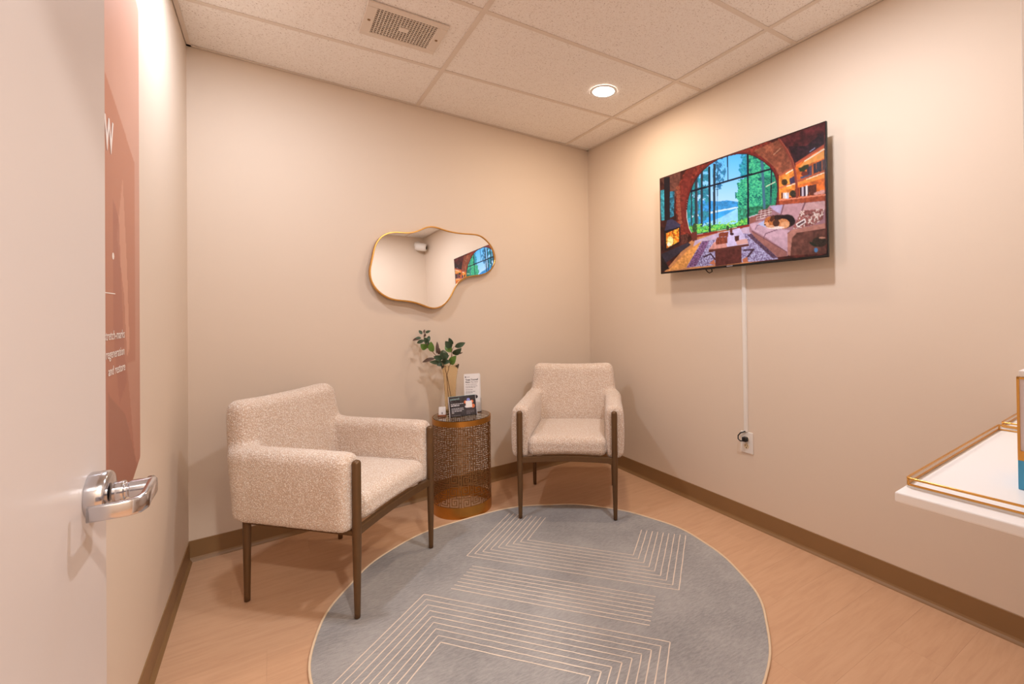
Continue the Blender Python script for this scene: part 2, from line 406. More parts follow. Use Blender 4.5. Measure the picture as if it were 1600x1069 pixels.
# ------------------------------------------------------------------ door leaf with lever
hx, hy = -.242, yfront(-.242)
ex, ey = -.2094, .98
dv = Vector((ex-hx, ey-hy, 0)); DW = dv.length; ang = math.atan2(dv.y, dv.x)
d = empty('door_1', (hx, hy, 0), ang); struct(d)          # local +x runs to the latch edge, local -y faces the room
MB().box((0, 0, .012), (DW, .044, DH-.005)).obj('door_leaf', M['door'], d, bevel=.0015)
for z in (.25, 1.05, 1.85):
    MB().lathe([(.007, z-.05), (.007, z+.05)], 12, cx=-.004, cy=-.004).obj('hinge', M['chrome'], d, smooth=True)
LX, LZ = DW-.065, .988
def lever(sy, parent):
    e = bpy.data.objects.new('lever_set', None); COL.objects.link(e); e.parent = parent; e.empty_display_size = .02
    e.location = (LX, 0 if sy < 0 else .044, LZ)
    def ycyl(prof, n=36):                                # lathe about local y, away from the leaf
        mb = MB().lathe(prof, n); mb.v = [(x, sy*z, y) for x, y, z in mb.v]; return mb
    ycyl([(.031, 0), (.031, .018), (.029, .021), (.013, .022)]).obj('rose', M['chrome'], e, smooth=True, bevel=.001)
    ycyl([(.0135, .024), (.0135, .036), (.011, .037), (.011, .041), (.0125, .042), (.0125, .066), (.011, .068)]).obj('neck', M['chrome'], e, smooth=True, bevel=.0008)
    def sweep(sec, nm):                                  # flat bar through the listed sections (point, half height, half thickness)
        v = []; k_ = len(sec)
        for k, ((x, y, z), a, b) in enumerate(sec):
            tx = Vector(sec[min(k+1, k_-1)][0])-Vector(sec[max(k-1, 0)][0]); tx.normalize(); upv = Vector((0, 0, 1)); upv = (upv-tx*upv.dot(tx)).normalized(); side = tx.cross(upv)
            for q in range(16):
                an = 2*math.pi*q/16; c, s_ = math.cos(an), math.sin(an)
                c = math.copysign(abs(c)**.45, c); s_ = math.copysign(abs(s_)**.45, s_)
                pnt = Vector((x, y, z)) + upv*a*c + side*b*s_; v.append((pnt.x, sy*pnt.y, pnt.z))
        f = [(i*16+k, i*16+(k+1) % 16, (i+1)*16+(k+1) % 16, (i+1)*16+k) for i in range(k_-1) for k in range(16)] + [tuple(range(16)), tuple(range((k_-1)*16, k_*16))]
        MB().add(v, f).obj(nm, M['chrome'], e, smooth=True)
    # arm runs back along the leaf towards the hinge, then its tip returns to the door
    sweep([((.010, .062, 0), .0125, .005), ((.0, .066, 0), .0125, .0055), ((-.03, .067, -.002), .012, .005), ((-.048, .067, -.005), .0118, .005), ((-.060, .063, -.006), .0115, .005), ((-.066, .054, -.006), .011, .0048), ((-.068, .035, -.006), .0105, .0045), ((-.069, .015, -.006), .010, .0042)], 'lever_arm')
lever(-1, d); lever(1, d)
MB().box((DW-.0005, .012, LZ-.06), (DW+.001, .034, LZ+.06)).obj('latch_plate', M['chrome'], d)

# ------------------------------------------------------------------ raster printing helpers (numpy painters)
rng = np.random.default_rng(3)
def vnoise(x, y, s, seed=0):
    r = np.random.default_rng(seed).random((64, 64)); x = x/s; y = y/s
    xi, yi = np.floor(x).astype(int), np.floor(y).astype(int); fx, fy = x-xi, y-yi
    fx = fx*fx*(3-2*fx); fy = fy*fy*(3-2*fy)
    g = lambda a, b: r[a % 64, b % 64]
    return (g(xi, yi)*(1-fx)+g(xi+1, yi)*fx)*(1-fy) + (g(xi, yi+1)*(1-fx)+g(xi+1, yi+1)*fx)*fy
def fbm(x, y, s, seed=0): return .5*vnoise(x, y, s, seed)+.3*vnoise(x, y, s/2.1, seed+1)+.2*vnoise(x, y, s/4.3, seed+2)
def inpoly(X, Y, P):
    r = np.zeros(X.shape, bool); n = len(P); j = n-1
    for i in range(n):
        xi, yi = P[i]; xj, yj = P[j]
        if yi != yj:
            c = ((yi > Y) != (yj > Y)) & (X < (xj-xi)*(Y-yi)/(yj-yi)+xi); r ^= c
        j = i
    return r
class Painter:
    def __init__(s, X, Y, base): s.X, s.Y = X, Y; s.I = np.zeros(X.shape+(3,)); s.I[:] = base
    def poly(s, P, c, noise=0, ns=6, seed=0, alpha=1., mask=None):
        m = inpoly(s.X, s.Y, P)
        if mask is not None: m &= mask
        s.fill(m, c, noise, ns, seed, alpha); return m
    def fill(s, m, c, noise=0, ns=6, seed=0, alpha=1.):
        c = np.broadcast_to(np.asarray(c, float), s.I.shape)[m].copy() if np.ndim(c) < 2 else c[m]
        if noise: c = c*(1+noise*2*(fbm(s.X, s.Y, ns, seed)[m]-.5))[:, None]
        s.I[m] = s.I[m]*(1-alpha)+c*alpha
    def line(s, P, w_, c, alpha=1., mask=None):
        for a, b in zip(P[:-1], P[1:]):
            a, b = np.array(a, float), np.array(b, float); dd = b-a; L = dd@dd+1e-9
            t_ = np.clip(((s.X-a[0])*dd[0]+(s.Y-a[1])*dd[1])/L, 0, 1)
            m = np.hypot(s.X-a[0]-t_*dd[0], s.Y-a[1]-t_*dd[1]) < w_/2
            if mask is not None: m &= mask
            s.fill(m, c, alpha=alpha)
    def ell(s, cx, cy, a, b, c, rot=0, noise=0, alpha=1., mask=None):
        u = (s.X-cx)*math.cos(rot)+(s.Y-cy)*math.sin(rot); v_ = -(s.X-cx)*math.sin(rot)+(s.Y-cy)*math.cos(rot)
        m = (u/a)**2+(v_/b)**2 < 1
        if mask is not None: m &= mask
        s.fill(m, c, noise, 4, 5, alpha); return m
def print_mesh(name, P3, rgb):
    """P3 (h,w,3) points, rgb (h,w,3) sRGB 0..255 -> one grid mesh with a colour attribute"""
    h, w_ = rgb.shape[:2]; me = bpy.data.meshes.new(name)
    idx = np.arange(h*w_).reshape(h, w_)
    q = np.stack([idx[:-1, :-1], idx[1:, :-1], idx[1:, 1:], idx[:-1, 1:]], -1).reshape(-1, 4)
    me.vertices.add(h*w_); me.vertices.foreach_set('co', P3.reshape(-1).astype(np.float32))
    me.loops.add(q.size); me.loops.foreach_set('vertex_index', q.reshape(-1).astype(np.int32))
    me.polygons.add(len(q)); me.polygons.foreach_set('loop_start', np.arange(0, q.size, 4, dtype=np.int32))
    me.update(calc_edges=True); me.validate()
    a = me.color_attributes.new('print', 'FLOAT_COLOR', 'POINT')
    c = np.ones((h*w_, 4), np.float32); c[:, :3] = s2l(np.clip(rgb, 0, 255)).reshape(-1, 3)
    a.data.foreach_set('color', c.reshape(-1)); return me
def homography(src, dst):
    A = []
    for (x, y), (u, v_) in zip(src, dst):
        A.append([x, y, 1, 0, 0, 0, -u*x, -u*y, -u]); A.append([0, 0, 0, x, y, 1, -v_*x, -v_*y, -v_])
    return np.linalg.svd(np.array(A))[2][-1].reshape(3, 3)
def apply_h(Hm, x, y):
    w_ = Hm[2, 0]*x+Hm[2, 1]*y+Hm[2, 2]
    return (Hm[0, 0]*x+Hm[0, 1]*y+Hm[0, 2])/w_, (Hm[1, 0]*x+Hm[1, 1]*y+Hm[1, 2])/w_

# ------------------------------------------------------------------ television
TVX, TY0, TY1, TZ0, TZ1 = 2.190, 1.1505, 2.2625, 1.474, 2.117
t = empty('wall_television', (TVX, (TY0+TY1)/2, TZ0)); tag(t, 'black flat television on the right wall showing a lakeside cabin lounge', 'television')
W2, TH = (TY1-TY0)/2, TZ1-TZ0
MB().box((.001, -W2, 0), (.014, W2, TH)).obj('bezel', M['blackgloss'], t, bevel=.002)
MB().box((.014, -W2*.93, .01), (.034, W2*.93, TH*.9)).obj('rear_panel', M['black'], t, bevel=.006)
MB().box((.03, -W2*.72, .03), (.062, W2*.72, TH*.6)).obj('rear_housing', M['black'], t, bevel=.01)
MB().box((.062, -.2, .12), (XR-TVX, .2, .16)).box((.062, -.2, .38), (XR-TVX, .2, .42)).box((.06, -.16, .1), (.075, -.13, .46)).box((.06, .13, .1), (.075, .16, .46)).obj('wall_bracket', M['black'], t)
MB().tube([(.02, .19, .002), (.03, .185, -.012), (.03, .17, -.02), (.03, .15, -.014), (.02, .145, .002)], .0032, 8).obj('cable_loop', M['black'], t, smooth=True)
MB().box((-.0005, -.02, .004), (.002, .02, .009)).obj('brand_bar', M['greyink'], t)
nu, nv = 440, 256
U, V = np.meshgrid(np.linspace(0, 1, nu), np.linspace(0, 1, nv))
Hm = homography([(0, 0), (1, 0), (1, 1), (0, 1)], [(78, 415), (1070, 70), (1086, 878), (80, 982)])
X, Y = apply_h(Hm, U, V)
def paint_tv(X, Y):
    p = Painter(X, Y, (74, 34, 32))
    fb = lambda s_, sd: fbm(X, Y, s_, sd)
    p.fill(np.ones(X.shape, bool), (78, 36, 32), .6, 30, 1)
    # left log wall and outer windows
    p.poly([(78, 410), (200, 360), (200, 520), (150, 520)], (120, 70, 58), .3, 12, 3)
    p.poly([(82, 485), (103, 478), (103, 665), (84, 668)], (70, 160, 170), .5, 10, 4)
    p.poly([(137, 492), (165, 488), (160, 640), (137, 652)], (58, 120, 140), .6, 10, 5)
    # log arch
    ring_o = [(200, 770), (180, 690), (170, 600), (176, 520), (190, 450), (215, 395), (260, 330), (330, 250), (600, 150), (770, 200), (850, 330), (880, 420), (870, 560), (780, 580)]
    p.poly(ring_o, (128, 52, 40), .6, 14, 6)
    for k in range(9): p.ell(186+k*1.5, 470+k*26, 13, 12, (160, 84, 62), noise=.3)
    p.poly([(205, 440), (230, 385), (290, 330), (250, 470), (235, 560), (232, 660), (255, 745), (220, 740), (205, 640), (198, 540)], (126, 50, 42), .3, 14, 7)
    win = [(238, 600), (245, 540), (262, 480), (290, 420), (330, 370), (375, 330), (430, 295), (480, 278), (540, 264), (600, 264), (650, 280), (700, 310), (740, 345), (765, 385), (780, 430), (785, 480), (780, 540), (770, 600), (720, 640), (612, 695), (380, 738), (275, 758), (252, 715), (240, 655)]
    ce_ = np.array([510, 510])
    outer = [tuple(ce_+(np.array(q)-ce_)*1.055) for q in win[:19]]+[(640, 715), (380, 760), (268, 775), (240, 720)]
    p.poly(outer, (120, 44, 40), .2, 14, 8)
    p.line(win[-6:]+win[:2], 6, (235, 215, 205))
    wm = p.poly(win, (150, 200, 240))
    g = np.clip((Y-260)/300, 0, 1)[..., None]
    p.fill(wm, np.array([92, 182, 246])*(1-g)+np.array([178, 212, 246])*g)
    # far hill, lake, shore
    p.poly([(240, 560), (330, 545), (430, 552), (480, 545), (550, 555), (560, 620), (240, 690)], (64, 146, 206), .25, 14, 9, mask=wm)
    p.poly([(240, 650), (420, 605), (545, 585), (560, 640), (560, 700), (240, 760)], (150, 205, 240), .12, 30, 10, mask=wm)
    p.poly([(240, 640), (545, 583), (545, 592), (240, 656)], (205, 222, 238), mask=wm)
    p.poly([(240, 660), (430, 615), (545, 592), (440, 650), (330, 690), (240, 720)], (46, 152, 226), .2, 24, 11, mask=wm, alpha=.8)
    # right trees
    n1 = fb(26, 12); n2 = fb(9, 13)
    n4 = fb(6, 14)
    edge = np.interp(Y, [260, 300, 360, 410, 440, 520, 580, 620, 700], [590, 575, 562, 575, 545, 535, 548, 560, 560])+46*(n1-.5)+26*(n4-.5)
    m = wm & (X > edge) & (Y > 262)
    p.fill(m, np.stack([30+70*n4, 128+90*n4, 108+50*n4], -1))
    p.fill(m & (n4 > .6), (104, 204, 140), alpha=.6); p.fill(m & (n4 < .36), (16, 84, 84), alpha=.7); p.fill(m & (n1 < .36), (16, 80, 84), alpha=.7); p.fill(m & (X > 690) & (Y > 400), (22, 88, 74), alpha=.4)
    m = wm & (X > edge-6) & (X < 606) & (Y < 410); p.fill(m, np.stack([20+60*n4, 96+100*n4, 150+50*n4], -1), alpha=.85)
    p.poly([(600, 590), (780, 560), (780, 640), (600, 680)], (50, 120, 90), .5, 10, 16, mask=wm)
    p.line([(690, 300), (705, 590)], 16, (70, 110, 130), mask=wm); p.line([(750, 350), (742, 560)], 9, (50, 90, 100), mask=wm)
    p.poly([(545, 592), (612, 600), (612, 690), (545, 690)], (60, 140, 110), .6, 10, 17, mask=wm)
    # left trees
    m = wm & (X < 300) & (fb(16, 18) > .36); p.fill(m, np.stack([30+30*n2, 90+90*n2, 100+80*n2], -1))
    m = wm & (X > 300) & (X < 372) & (fb(20, 19) > .45); p.fill(m, np.stack([40+30*n2, 90+90*n2, 120+70*n2], -1))
    m = wm & (X > 395) & (X < 475) & (Y < 480) & (fb(18, 20) > .47) & (X < 475-.25*abs(Y-370)); p.fill(m, np.stack([40+30*n2, 80+80*n2, 130+60*n2], -1))
    for x0, w_ in ((265, 8), (292, 16), (326, 13), (401, 14), (420, 3)):
        p.line([(x0+4, 330), (x0, 715)], w_, (48, 62, 72), mask=wm)
    p.line([(300, 440), (300, 715)], 6, (92, 70, 66), alpha=.7, mask=wm)
    # grass at the foot of the window
    p.poly([(250, 700), (330, 705), (420, 690), (520, 690), (600, 650), (620, 700), (270, 765)], (88, 168, 84), .6, 8, 21, mask=wm)
    m = wm & (Y > 690-.1*(X-300)) & (n2 > .6); p.fill(m, (150, 205, 90))
    # mullions
    K = (20, 30, 46)
    p.line([(262, 492), (500, 424), (745, 355)], 11, K, mask=wm); p.line([(374, 345), (376, 740)], 11, K, mask=wm)
    p.line([(605, 262), (607, 695)], 11, K, mask=wm); p.line([(484, 280), (486, 422)], 6, K, mask=wm); p.line([(747, 355), (745, 520)], 6, K, mask=wm)
    p.line([q for q in win[:19]], 5, (70, 30, 30))
    p.line([(715, 462), (770, 434)], 5, (230, 225, 190), mask=wm)
    # ceiling of the cabin
    p.poly([(640, 245), (790, 180), (850, 250), (885, 330), (880, 350), (795, 395), (760, 340), (700, 290)], (150, 84, 62), .35, 16, 22)
    for k in range(16):
        p.line([(690+k*11, 262-k*3), (735+k*9, 300+k*2)], 2.5, (112, 58, 46), alpha=.7)
    p.line([(760, 270), (800, 232)], 4, (214, 160, 130), alpha=.8)
    p.poly([(790, 178), (1072, 70), (1072, 210), (890, 320), (850, 235)], (92, 38, 40), .6, 30, 23)
    p.poly([(850, 220), (960, 215), (1060, 130), (1066, 205), (890, 318)], (52, 24, 34), .7, 14, 24, alpha=.85)
    p.line([(980, 250), (1010, 228)], 5, (170, 170, 200))
    # shelves
    p.poly([(792, 395), (890, 338), (890, 520), (795, 545)], (238, 138, 62), .35, 18, 25)
    p.poly([(892, 320), (1066, 205), (1072, 515), (900, 525)], (226, 112, 48), .4, 22, 26)
    p.poly([(890, 320), (1066, 205), (1066, 222), (892, 336)], (198, 92, 62))
    p.line([(948, 308), (1064, 236)], 8, (255, 232, 208)); p.poly([(940, 315), (1064, 245), (1066, 290), (910, 350)], (250, 178, 96), alpha=.75)
    p.poly([(900, 425), (1068, 364), (1068, 376), (900, 440)], (186, 92, 62)); p.line([(958, 420), (1066, 378)], 7, (255, 222, 190))
    p.poly([(905, 436), (1068, 385), (1068, 410), (905, 455)], (250, 170, 80), alpha=.6)
    for x0, y0, y1, c in ((960, 345, 400, (78, 52, 66)), (975, 338, 396, (92, 70, 86)), (1000, 325, 386, (60, 48, 60)), (1018, 318, 380, (66, 58, 72)), (1036, 310, 374, (58, 46, 56)), (1054, 300, 366, (88, 62, 62))):
        p.poly([(x0, y0), (x0+16, y0-6), (x0+16, y1-6), (x0, y1)], c, .3, 6, 27)
    p.ell(945, 350, 34, 14, (60, 58, 30), rot=-.6); p.ell(930, 360, 22, 9, (52, 60, 30), rot=.5); p.ell(948, 385, 20, 16, (120, 52, 40)); p.poly([(922, 405), (990, 385), (990, 392), (925, 416)], (86, 84, 110))
    for x0, y0, c in ((905, 470, (120, 50, 44)), (918, 468, (70, 40, 48)), (930, 465, (200, 180, 190)), (942, 462, (66, 44, 60)), (954, 458, (230, 215, 215)), (966, 460, (80, 44, 44))):
        p.poly([(x0, y0), (x0+11, y0-3), (x0+11, 520), (x0, 522)], c)
    p.poly([(978, 455), (1018, 448), (1018, 512), (978, 516)], (96, 48, 36), .4, 6, 28)
    p.poly([(1005, 500), (1068, 478), (1070, 510), (1005, 516)], (214, 150, 140), .2, 5, 29)
    p.poly([(795, 540), (1072, 505), (1072, 560), (795, 575)], (160, 76, 50), .3, 14, 30); p.line([(795, 545), (1072, 512)], 9, (222, 132, 104))
    p.poly([(795, 392), (885, 340), (885, 348), (797, 402)], (190, 94, 66)); p.line([(835, 385), (885, 355)], 6, (255, 235, 210))
    p.line([(798, 470), (895, 438)], 8, (205, 110, 80)); p.line([(838, 462), (892, 444)], 5, (255, 226, 200))
    p.ell(826, 436, 18, 20, (80, 58, 36), noise=.5); p.poly([(855, 415), (890, 395), (890, 440), (860, 448)], (70, 56, 80), .4, 6, 31)
    for x0, c in ((818, (206, 196, 205)), (830, (228, 224, 230)), (842, (190, 190, 210)), (806, (86, 44, 44))): p.poly([(x0, 500), (x0+10, 497), (x0+10, 534), (x0, 537)], c)
    p.ell(878, 505, 20, 20, (62, 52, 40), noise=.6)
    p.line([(792, 178), (835, 235), (868, 300), (888, 370), (898, 440), (902, 525)], 15, (142, 66, 52)); p.line([(800, 178), (842, 235), (876, 300), (895, 370), (905, 440)], 4, (186, 96, 74))
    # floor
    p.poly([(95, 985), (250, 800), (300, 765), (430, 735), (620, 700), (640, 780), (780, 900), (600, 930)], (196, 128, 84), .2, 20, 32)
    p.poly([(285, 790), (430, 740), (620, 705), (625, 760), (400, 800), (260, 880)], (190, 170, 205), .12, 16, 33, alpha=.8)
    p.poly([(120, 975), (240, 850), (330, 790), (250, 930), (235, 955)], (226, 150, 84), .25, 12, 34)
    p.line([(275, 768), (415, 738)], 16, (142, 54, 44)); p.line([(545, 712), (612, 697)], 16, (142, 54, 44)); p.line([(285, 752), (612, 690)], 4, (40, 60, 76))
    p.poly([(84, 870), (245, 800), (260, 815), (110, 925), (84, 915)], (62, 52, 62), .2, 12, 35)
    # patterned rug
    rug = p.poly([(232, 955), (325, 795), (400, 785), (560, 745), (620, 750), (790, 905), (520, 930)], (160, 144, 176), .1, 10, 36)
    n3 = fb(11, 37)
    n3 = fb(5, 37); p.fill(rug & (n3 < .43), (98, 74, 104), alpha=.75); p.fill(rug & (n3 > .6), (196, 188, 216), alpha=.7)
    p.poly([(235, 955), (330, 795), (372, 790), (292, 945)], (124, 84, 118), .6, 5, 38); p.poly([(598, 755), (625, 748), (800, 892), (755, 900)], (92, 66, 84), .5, 5, 39)
    p.line([(340, 890), (380, 870), (405, 905)], 8, (70, 44, 56)); p.line([(580, 850), (640, 845), (590, 905)], 10, (72, 46, 60)); p.poly([(370, 930), (400, 905), (410, 940)], (190, 110, 80)); p.poly([(570, 905), (600, 890), (605, 920), (575, 924)], (180, 104, 78))
    # coffee table
    p.poly([(406, 852), (566, 830), (566, 926), (408, 948)], (92, 46, 42), .25, 14, 40)
    p.poly([(367, 848), (440, 742), (555, 712), (610, 812), (610, 824), (368, 862)], (96, 50, 44))
    p.poly([(367, 846), (440, 742), (555, 712), (610, 810)], (196, 176, 206), .12, 16, 41)
    p.poly([(367, 846), (400, 800), (470, 790), (480, 832)], (206, 130, 110), .2, 12, 42, alpha=.8); p.poly([(530, 790), (600, 780), (608, 808), (540, 818)], (206, 146, 130), alpha=.8)
    p.poly([(410, 790), (420, 770), (482, 765), (480, 805), (412, 815)], (132, 66, 50), .4, 5, 43); p.poly([(418, 770), (430, 762), (482, 757), (482, 767)], (178, 160, 190))
    p.poly([(428, 752), (436, 742), (486, 737), (486, 765), (428, 768)], (128, 62, 46), .3, 5, 44)
    p.poly([(524, 765), (552, 760), (550, 790), (528, 795)], (84, 44, 40)); p.ell(483, 714, 8, 16, (60, 76, 50)); p.ell(504, 730, 8, 18, (104, 56, 50)); p.ell(508, 750, 12, 8, (70, 40, 50))
    # stove
    p.poly([(103, 408), (137, 402), (137, 665), (103, 668)], (40, 28, 36))
    p.poly([(102, 728), (197, 700), (197, 800), (104, 852)], (34, 26, 32)); p.poly([(103, 730), (120, 665), (150, 658), (200, 692), (196, 706)], (70, 62, 84), .15, 12, 45)
    fm = p.poly([(112, 745), (190, 712), (190, 795), (114, 838)], (226, 112, 34), .5, 10, 46)
    p.fill(fm & (fb(9, 47) > .55), (255, 190, 70)); p.ell(138, 792, 18, 28, (255, 232, 150), noise=.3, mask=fm); p.ell(128, 812, 10, 12, (255, 250, 220), mask=fm)
    p.poly([(200, 755), (245, 748), (240, 800), (205, 810)], (96, 54, 46), .5, 6, 48); p.poly([(266, 740), (298, 733), (298, 785), (270, 795)], (110, 52, 46)); p.ell(284, 712, 14, 28, (58, 82, 50), noise=.5)
    p.poly([(84, 880), (130, 960), (84, 978)], (44, 34, 34), .5, 8, 49)
    # sofa
    p.poly([(612, 645), (660, 630), (690, 640), (735, 578), (820, 570), (950, 560), (1072, 548), (1075, 720), (850, 745), (845, 888), (780, 893), (640, 760), (614, 738)], (160, 114, 122), .12, 20, 50)
    p.poly([(820, 573), (945, 560), (925, 610), (905, 665), (840, 640), (806, 630)], (184, 138, 144), .1, 16, 51); p.poly([(735, 580), (815, 573), (800, 628), (752, 600)], (178, 156, 186), .1, 16, 52); p.poly([(955, 562), (1070, 551), (1072, 600), (930, 640)], (196, 150, 150), .12, 16, 53)
    p.line([(822, 572), (806, 630)], 4, (96, 66, 76)); p.line([(950, 560), (925, 625), (905, 668)], 4, (96, 62, 66))
    p.poly([(612, 648), (662, 632), (668, 668), (616, 690)], (150, 92, 84), .1, 8, 54); p.line([(612, 648), (662, 632)], 5, (206, 190, 205))
    p.poly([(616, 690), (690, 672), (770, 715), (860, 728), (850, 760), (842, 860), (712, 770), (630, 725)], (190, 150, 162), .14, 20, 55)
    p.line([(700, 775), (712, 748), (780, 725)], 5, (120, 86, 100)); p.line([(650, 722), (660, 700), (690, 690)], 4, (130, 100, 120))
    p.poly([(628, 735), (840, 862), (842, 888), (785, 893), (640, 765)], (150, 98, 92), .15, 14, 56); p.line([(628, 732), (842, 862)], 4, (110, 70, 76))
    p.poly([(845, 745), (870, 728), (1072, 686), (1080, 872), (848, 884)], (104, 64, 56), .35, 24, 57); p.poly([(845, 750), (872, 726), (1072, 684), (1075, 716), (900, 745), (872, 775), (862, 884), (846, 884)], (176, 118, 106), .15, 14, 58)
    p.ell(1040, 800, 46, 30, (58, 44, 36), noise=.5); p.ell(1018, 850, 12, 14, (88, 128, 170)); p.ell(1055, 775, 20, 6, (190, 130, 110)); p.ell(1000, 815, 26, 9, (44, 46, 36), rot=.5)
    # cushions and the sleeping dog
    c1 = p.poly([(652, 668), (672, 604), (752, 594), (748, 628), (700, 655)], (132, 84, 84), .2, 6, 59)
    for k in range(4): p.line([(665+k*22, 604-k*3), (655+k*26, 668-k*8)], 3, (224, 200, 196), mask=c1); p.line([(655, 620+k*14), (752, 600+k*14)], 3, (222, 196, 190), mask=c1)
    c2 = p.poly([(872, 722), (905, 660), (925, 608), (1066, 598), (1060, 660), (1000, 698)], (140, 84, 80), .4, 8, 60)
    m = c2 & (fb(9, 61) > .58); p.fill(m, (222, 196, 186)); p.poly([(893, 690), (950, 655), (958, 680), (905, 712)], (226, 208, 204), mask=c2); p.poly([(903, 692), (945, 667), (950, 678), (908, 703)], (96, 62, 66), mask=c2)
    p.poly([(665, 690), (715, 662), (745, 690), (710, 710)], (176, 174, 206))
    p.ell(800, 676, 92, 42, (60, 36, 34), noise=.3); p.ell(842, 668, 46, 36, (40, 26, 30), noise=.3)          # back
    p.ell(818, 688, 40, 30, (196, 126, 84), noise=.25); p.ell(830, 694, 26, 20, (216, 152, 112), noise=.2)      # haunch
    p.ell(736, 678, 32, 34, (178, 102, 58), rot=.3, noise=.3); p.ell(718, 690, 16, 12, (214, 150, 110), noise=.2)  # head, muzzle
    p.ell(752, 656, 12, 22, (92, 50, 38), rot=.5); p.ell(708, 694, 5, 4, (30, 20, 24)); p.ell(730, 672, 4, 3, (30, 20, 22))
    p.ell(772, 712, 52, 9, (226, 198, 190), noise=.15); p.ell(742, 704, 26, 8, (206, 146, 112), noise=.2); p.ell(775, 684, 20, 22, (84, 50, 40), noise=.3)
    # room falls off towards the picture's dark corners (a photograph shown on the screen)
    u2, v2 = (X-575)/520, (Y-560)/420
    p.I *= (1-.16*np.clip(u2*u2+v2*v2-.35, 0, 1))[..., None]
    p.I = np.clip((p.I-128)*1.10+126, 0, 255)
    # soften
    I = p.I
    for _ in range(1):
        I = (I*2 + np.roll(I, 1, 0)*.5 + np.roll(I, -1, 0)*.5 + np.roll(I, 1, 1)*.5 + np.roll(I, -1, 1)*.5)/4
    return I
img = paint_tv(X, Y)
P3 = np.zeros((nv, nu, 3)); P3[..., 0] = 0; P3[..., 1] = W2-.004-U*(2*W2-.008); P3[..., 2] = TH-.004-V*(TH-.016)
sc = link('screen', print_mesh('screen', P3, img), M['screen'], t); sc['label'] = 'lit picture of a cabin lounge with a round window onto a lake'

# white cord cover and outlet on the right wall
MB().prism([(XR-.011, 1.668), (XR, 1.664), (XR, 1.692), (XR-.011, 1.688)], .53, TZ0+.2).obj('cord_cover', M['plastic'], bevel=.002)
tag(bpy.data.objects['cord_cover'], 'white vertical cord cover strip running from television down to outlet', 'cord cover')
t = empty('wall_outlet', (XR, 1.674, .469)); tag(t, 'white wall outlet plate with a black plug below the cord cover', 'outlet')
MB().box((-.006, -.041, -.061), (0, .041, .061)).obj('face_plate', M['plastic'], t, bevel=.003)
for z in (.02, -.02):
    MB().prism([(.0165*math.cos(a), z+.0165*math.sin(a)*.85) for a in [2*math.pi*k/20 for k in range(20)]], -.0085, -.005, 'x').obj('socket', M['cream_plate'], t)
for y in (-.0065, .0065): MB().box((-.0092, y-.0012, -.0215), (-.0084, y+.0012, -.0135)).obj('slot', M['black'], t)
MB().prism([(.003*math.cos(k), -.0285+.003*math.sin(k)) for k in np.linspace(0, 5.5, 8)], -.0092, -.0084, 'x').obj('slot', M['black'], t)
pl = MB().box((-.034, -.014, .008), (-.008, .013, .034)).obj('plug', M['black'], t, bevel=.004)
MB().tube([(-.03, .0, .014), (-.036, .02, .01), (-.034, .036, .018), (-.026, .042, .034), (-.018, .032, .05), (-.012, .012, .06), (-.008, .004, .064)], .0035, 8).obj('cord', M['black'], pl, smooth=True)

# ------------------------------------------------------------------ mirror
nbv = Vector((-ROT, 1, 0)).normalized(); tv = Vector((nbv.y, -nbv.x, 0))
mc = Vector((.905, 3.077, 1.534))
OUT = [(-.398,-.05),(-.395,-.017),(-.385,.023),(-.375,.07),(-.362,.124),(-.333,.17),(-.294,.201),(-.242,.216),(-.188,.216),(-.14,.22),(-.09,.237),(-.047,.263),(-.004,.277),(.041,.275),(.094,.261),(.147,.253),(.226,.249),(.316,.255),(.367,.247),(.417,.213),(.456,.165),(.475,.103),(.468,.048),(.432,-.005),(.38,-.032),(.321,-.044),(.264,-.05),(.215,-.07),(.171,-.105),(.143,-.153),(.116,-.205),(.077,-.246),(.036,-.269),(-.009,-.276),(-.052,-.263),(-.095,-.245),(-.144,-.231),(-.198,-.224),(-.259,-.22),(-.304,-.201),(-.349,-.172),(-.38,-.129),(-.395,-.09)]
def resample(P, n):                                      # closed Catmull-Rom, then light smoothing
    P = np.array(P); k = len(P); out = []
    for i in range(n):
        s_ = i*k/n; a = int(s_); u = s_-a
        p0, p1, p2, p3 = P[(a-1) % k], P[a % k], P[(a+1) % k], P[(a+2) % k]
        out.append(.5*((2*p1)+(-p0+p2)*u+(2*p0-5*p1+4*p2-p3)*u*u+(-p0+3*p1-3*p2+p3)*u**3))
    q = np.array(out)
    for _ in range(6): q = (q+np.roll(q, 1, 0)+np.roll(q, -1, 0))/3
    return q
OL = resample(OUT, 172)
MA, MBT = -.0135, -.064
n_ = (nbv + tv*MA + Vector((0, 0, MBT))).normalized(); tx = (tv - n_*tv.dot(n_)).normalized(); tz = tx.cross(n_)
if tz.z < 0: tz = -tz
mt = empty('wall_mirror', mc); tag(mt, 'wavy free-form wall mirror with a thin gold frame', 'mirror')
mt.matrix_world = Matrix(((tx.x, n_.x, tz.x, mc.x), (tx.y, n_.y, tz.y, mc.y), (tx.z, n_.z, tz.z, mc.z), (0, 0, 0, 1)))
m = MB(); k = len(OL)
tan = np.roll(OL, -1, 0)-np.roll(OL, 1, 0); tan /= np.linalg.norm(tan, axis=1)[:, None]; nor = np.stack([tan[:, 1], -tan[:, 0]], 1)
if ((OL+nor*.01)**2).sum() < (OL**2).sum(): nor = -nor
prof = [(0, -.004), (0, .02), (-.006, .02), (-.006, -.004)]   # (outward, into wall)
prof = [(.001, -.006), (.0025, -.004), (.0025, .02), (-.006, .02), (-.006, -.004), (-.004, -.006)]
v = [(OL[i, 0]+nor[i, 0]*a, b, OL[i, 1]+nor[i, 1]*a) for i in range(k) for a, b in prof]; q = len(prof)
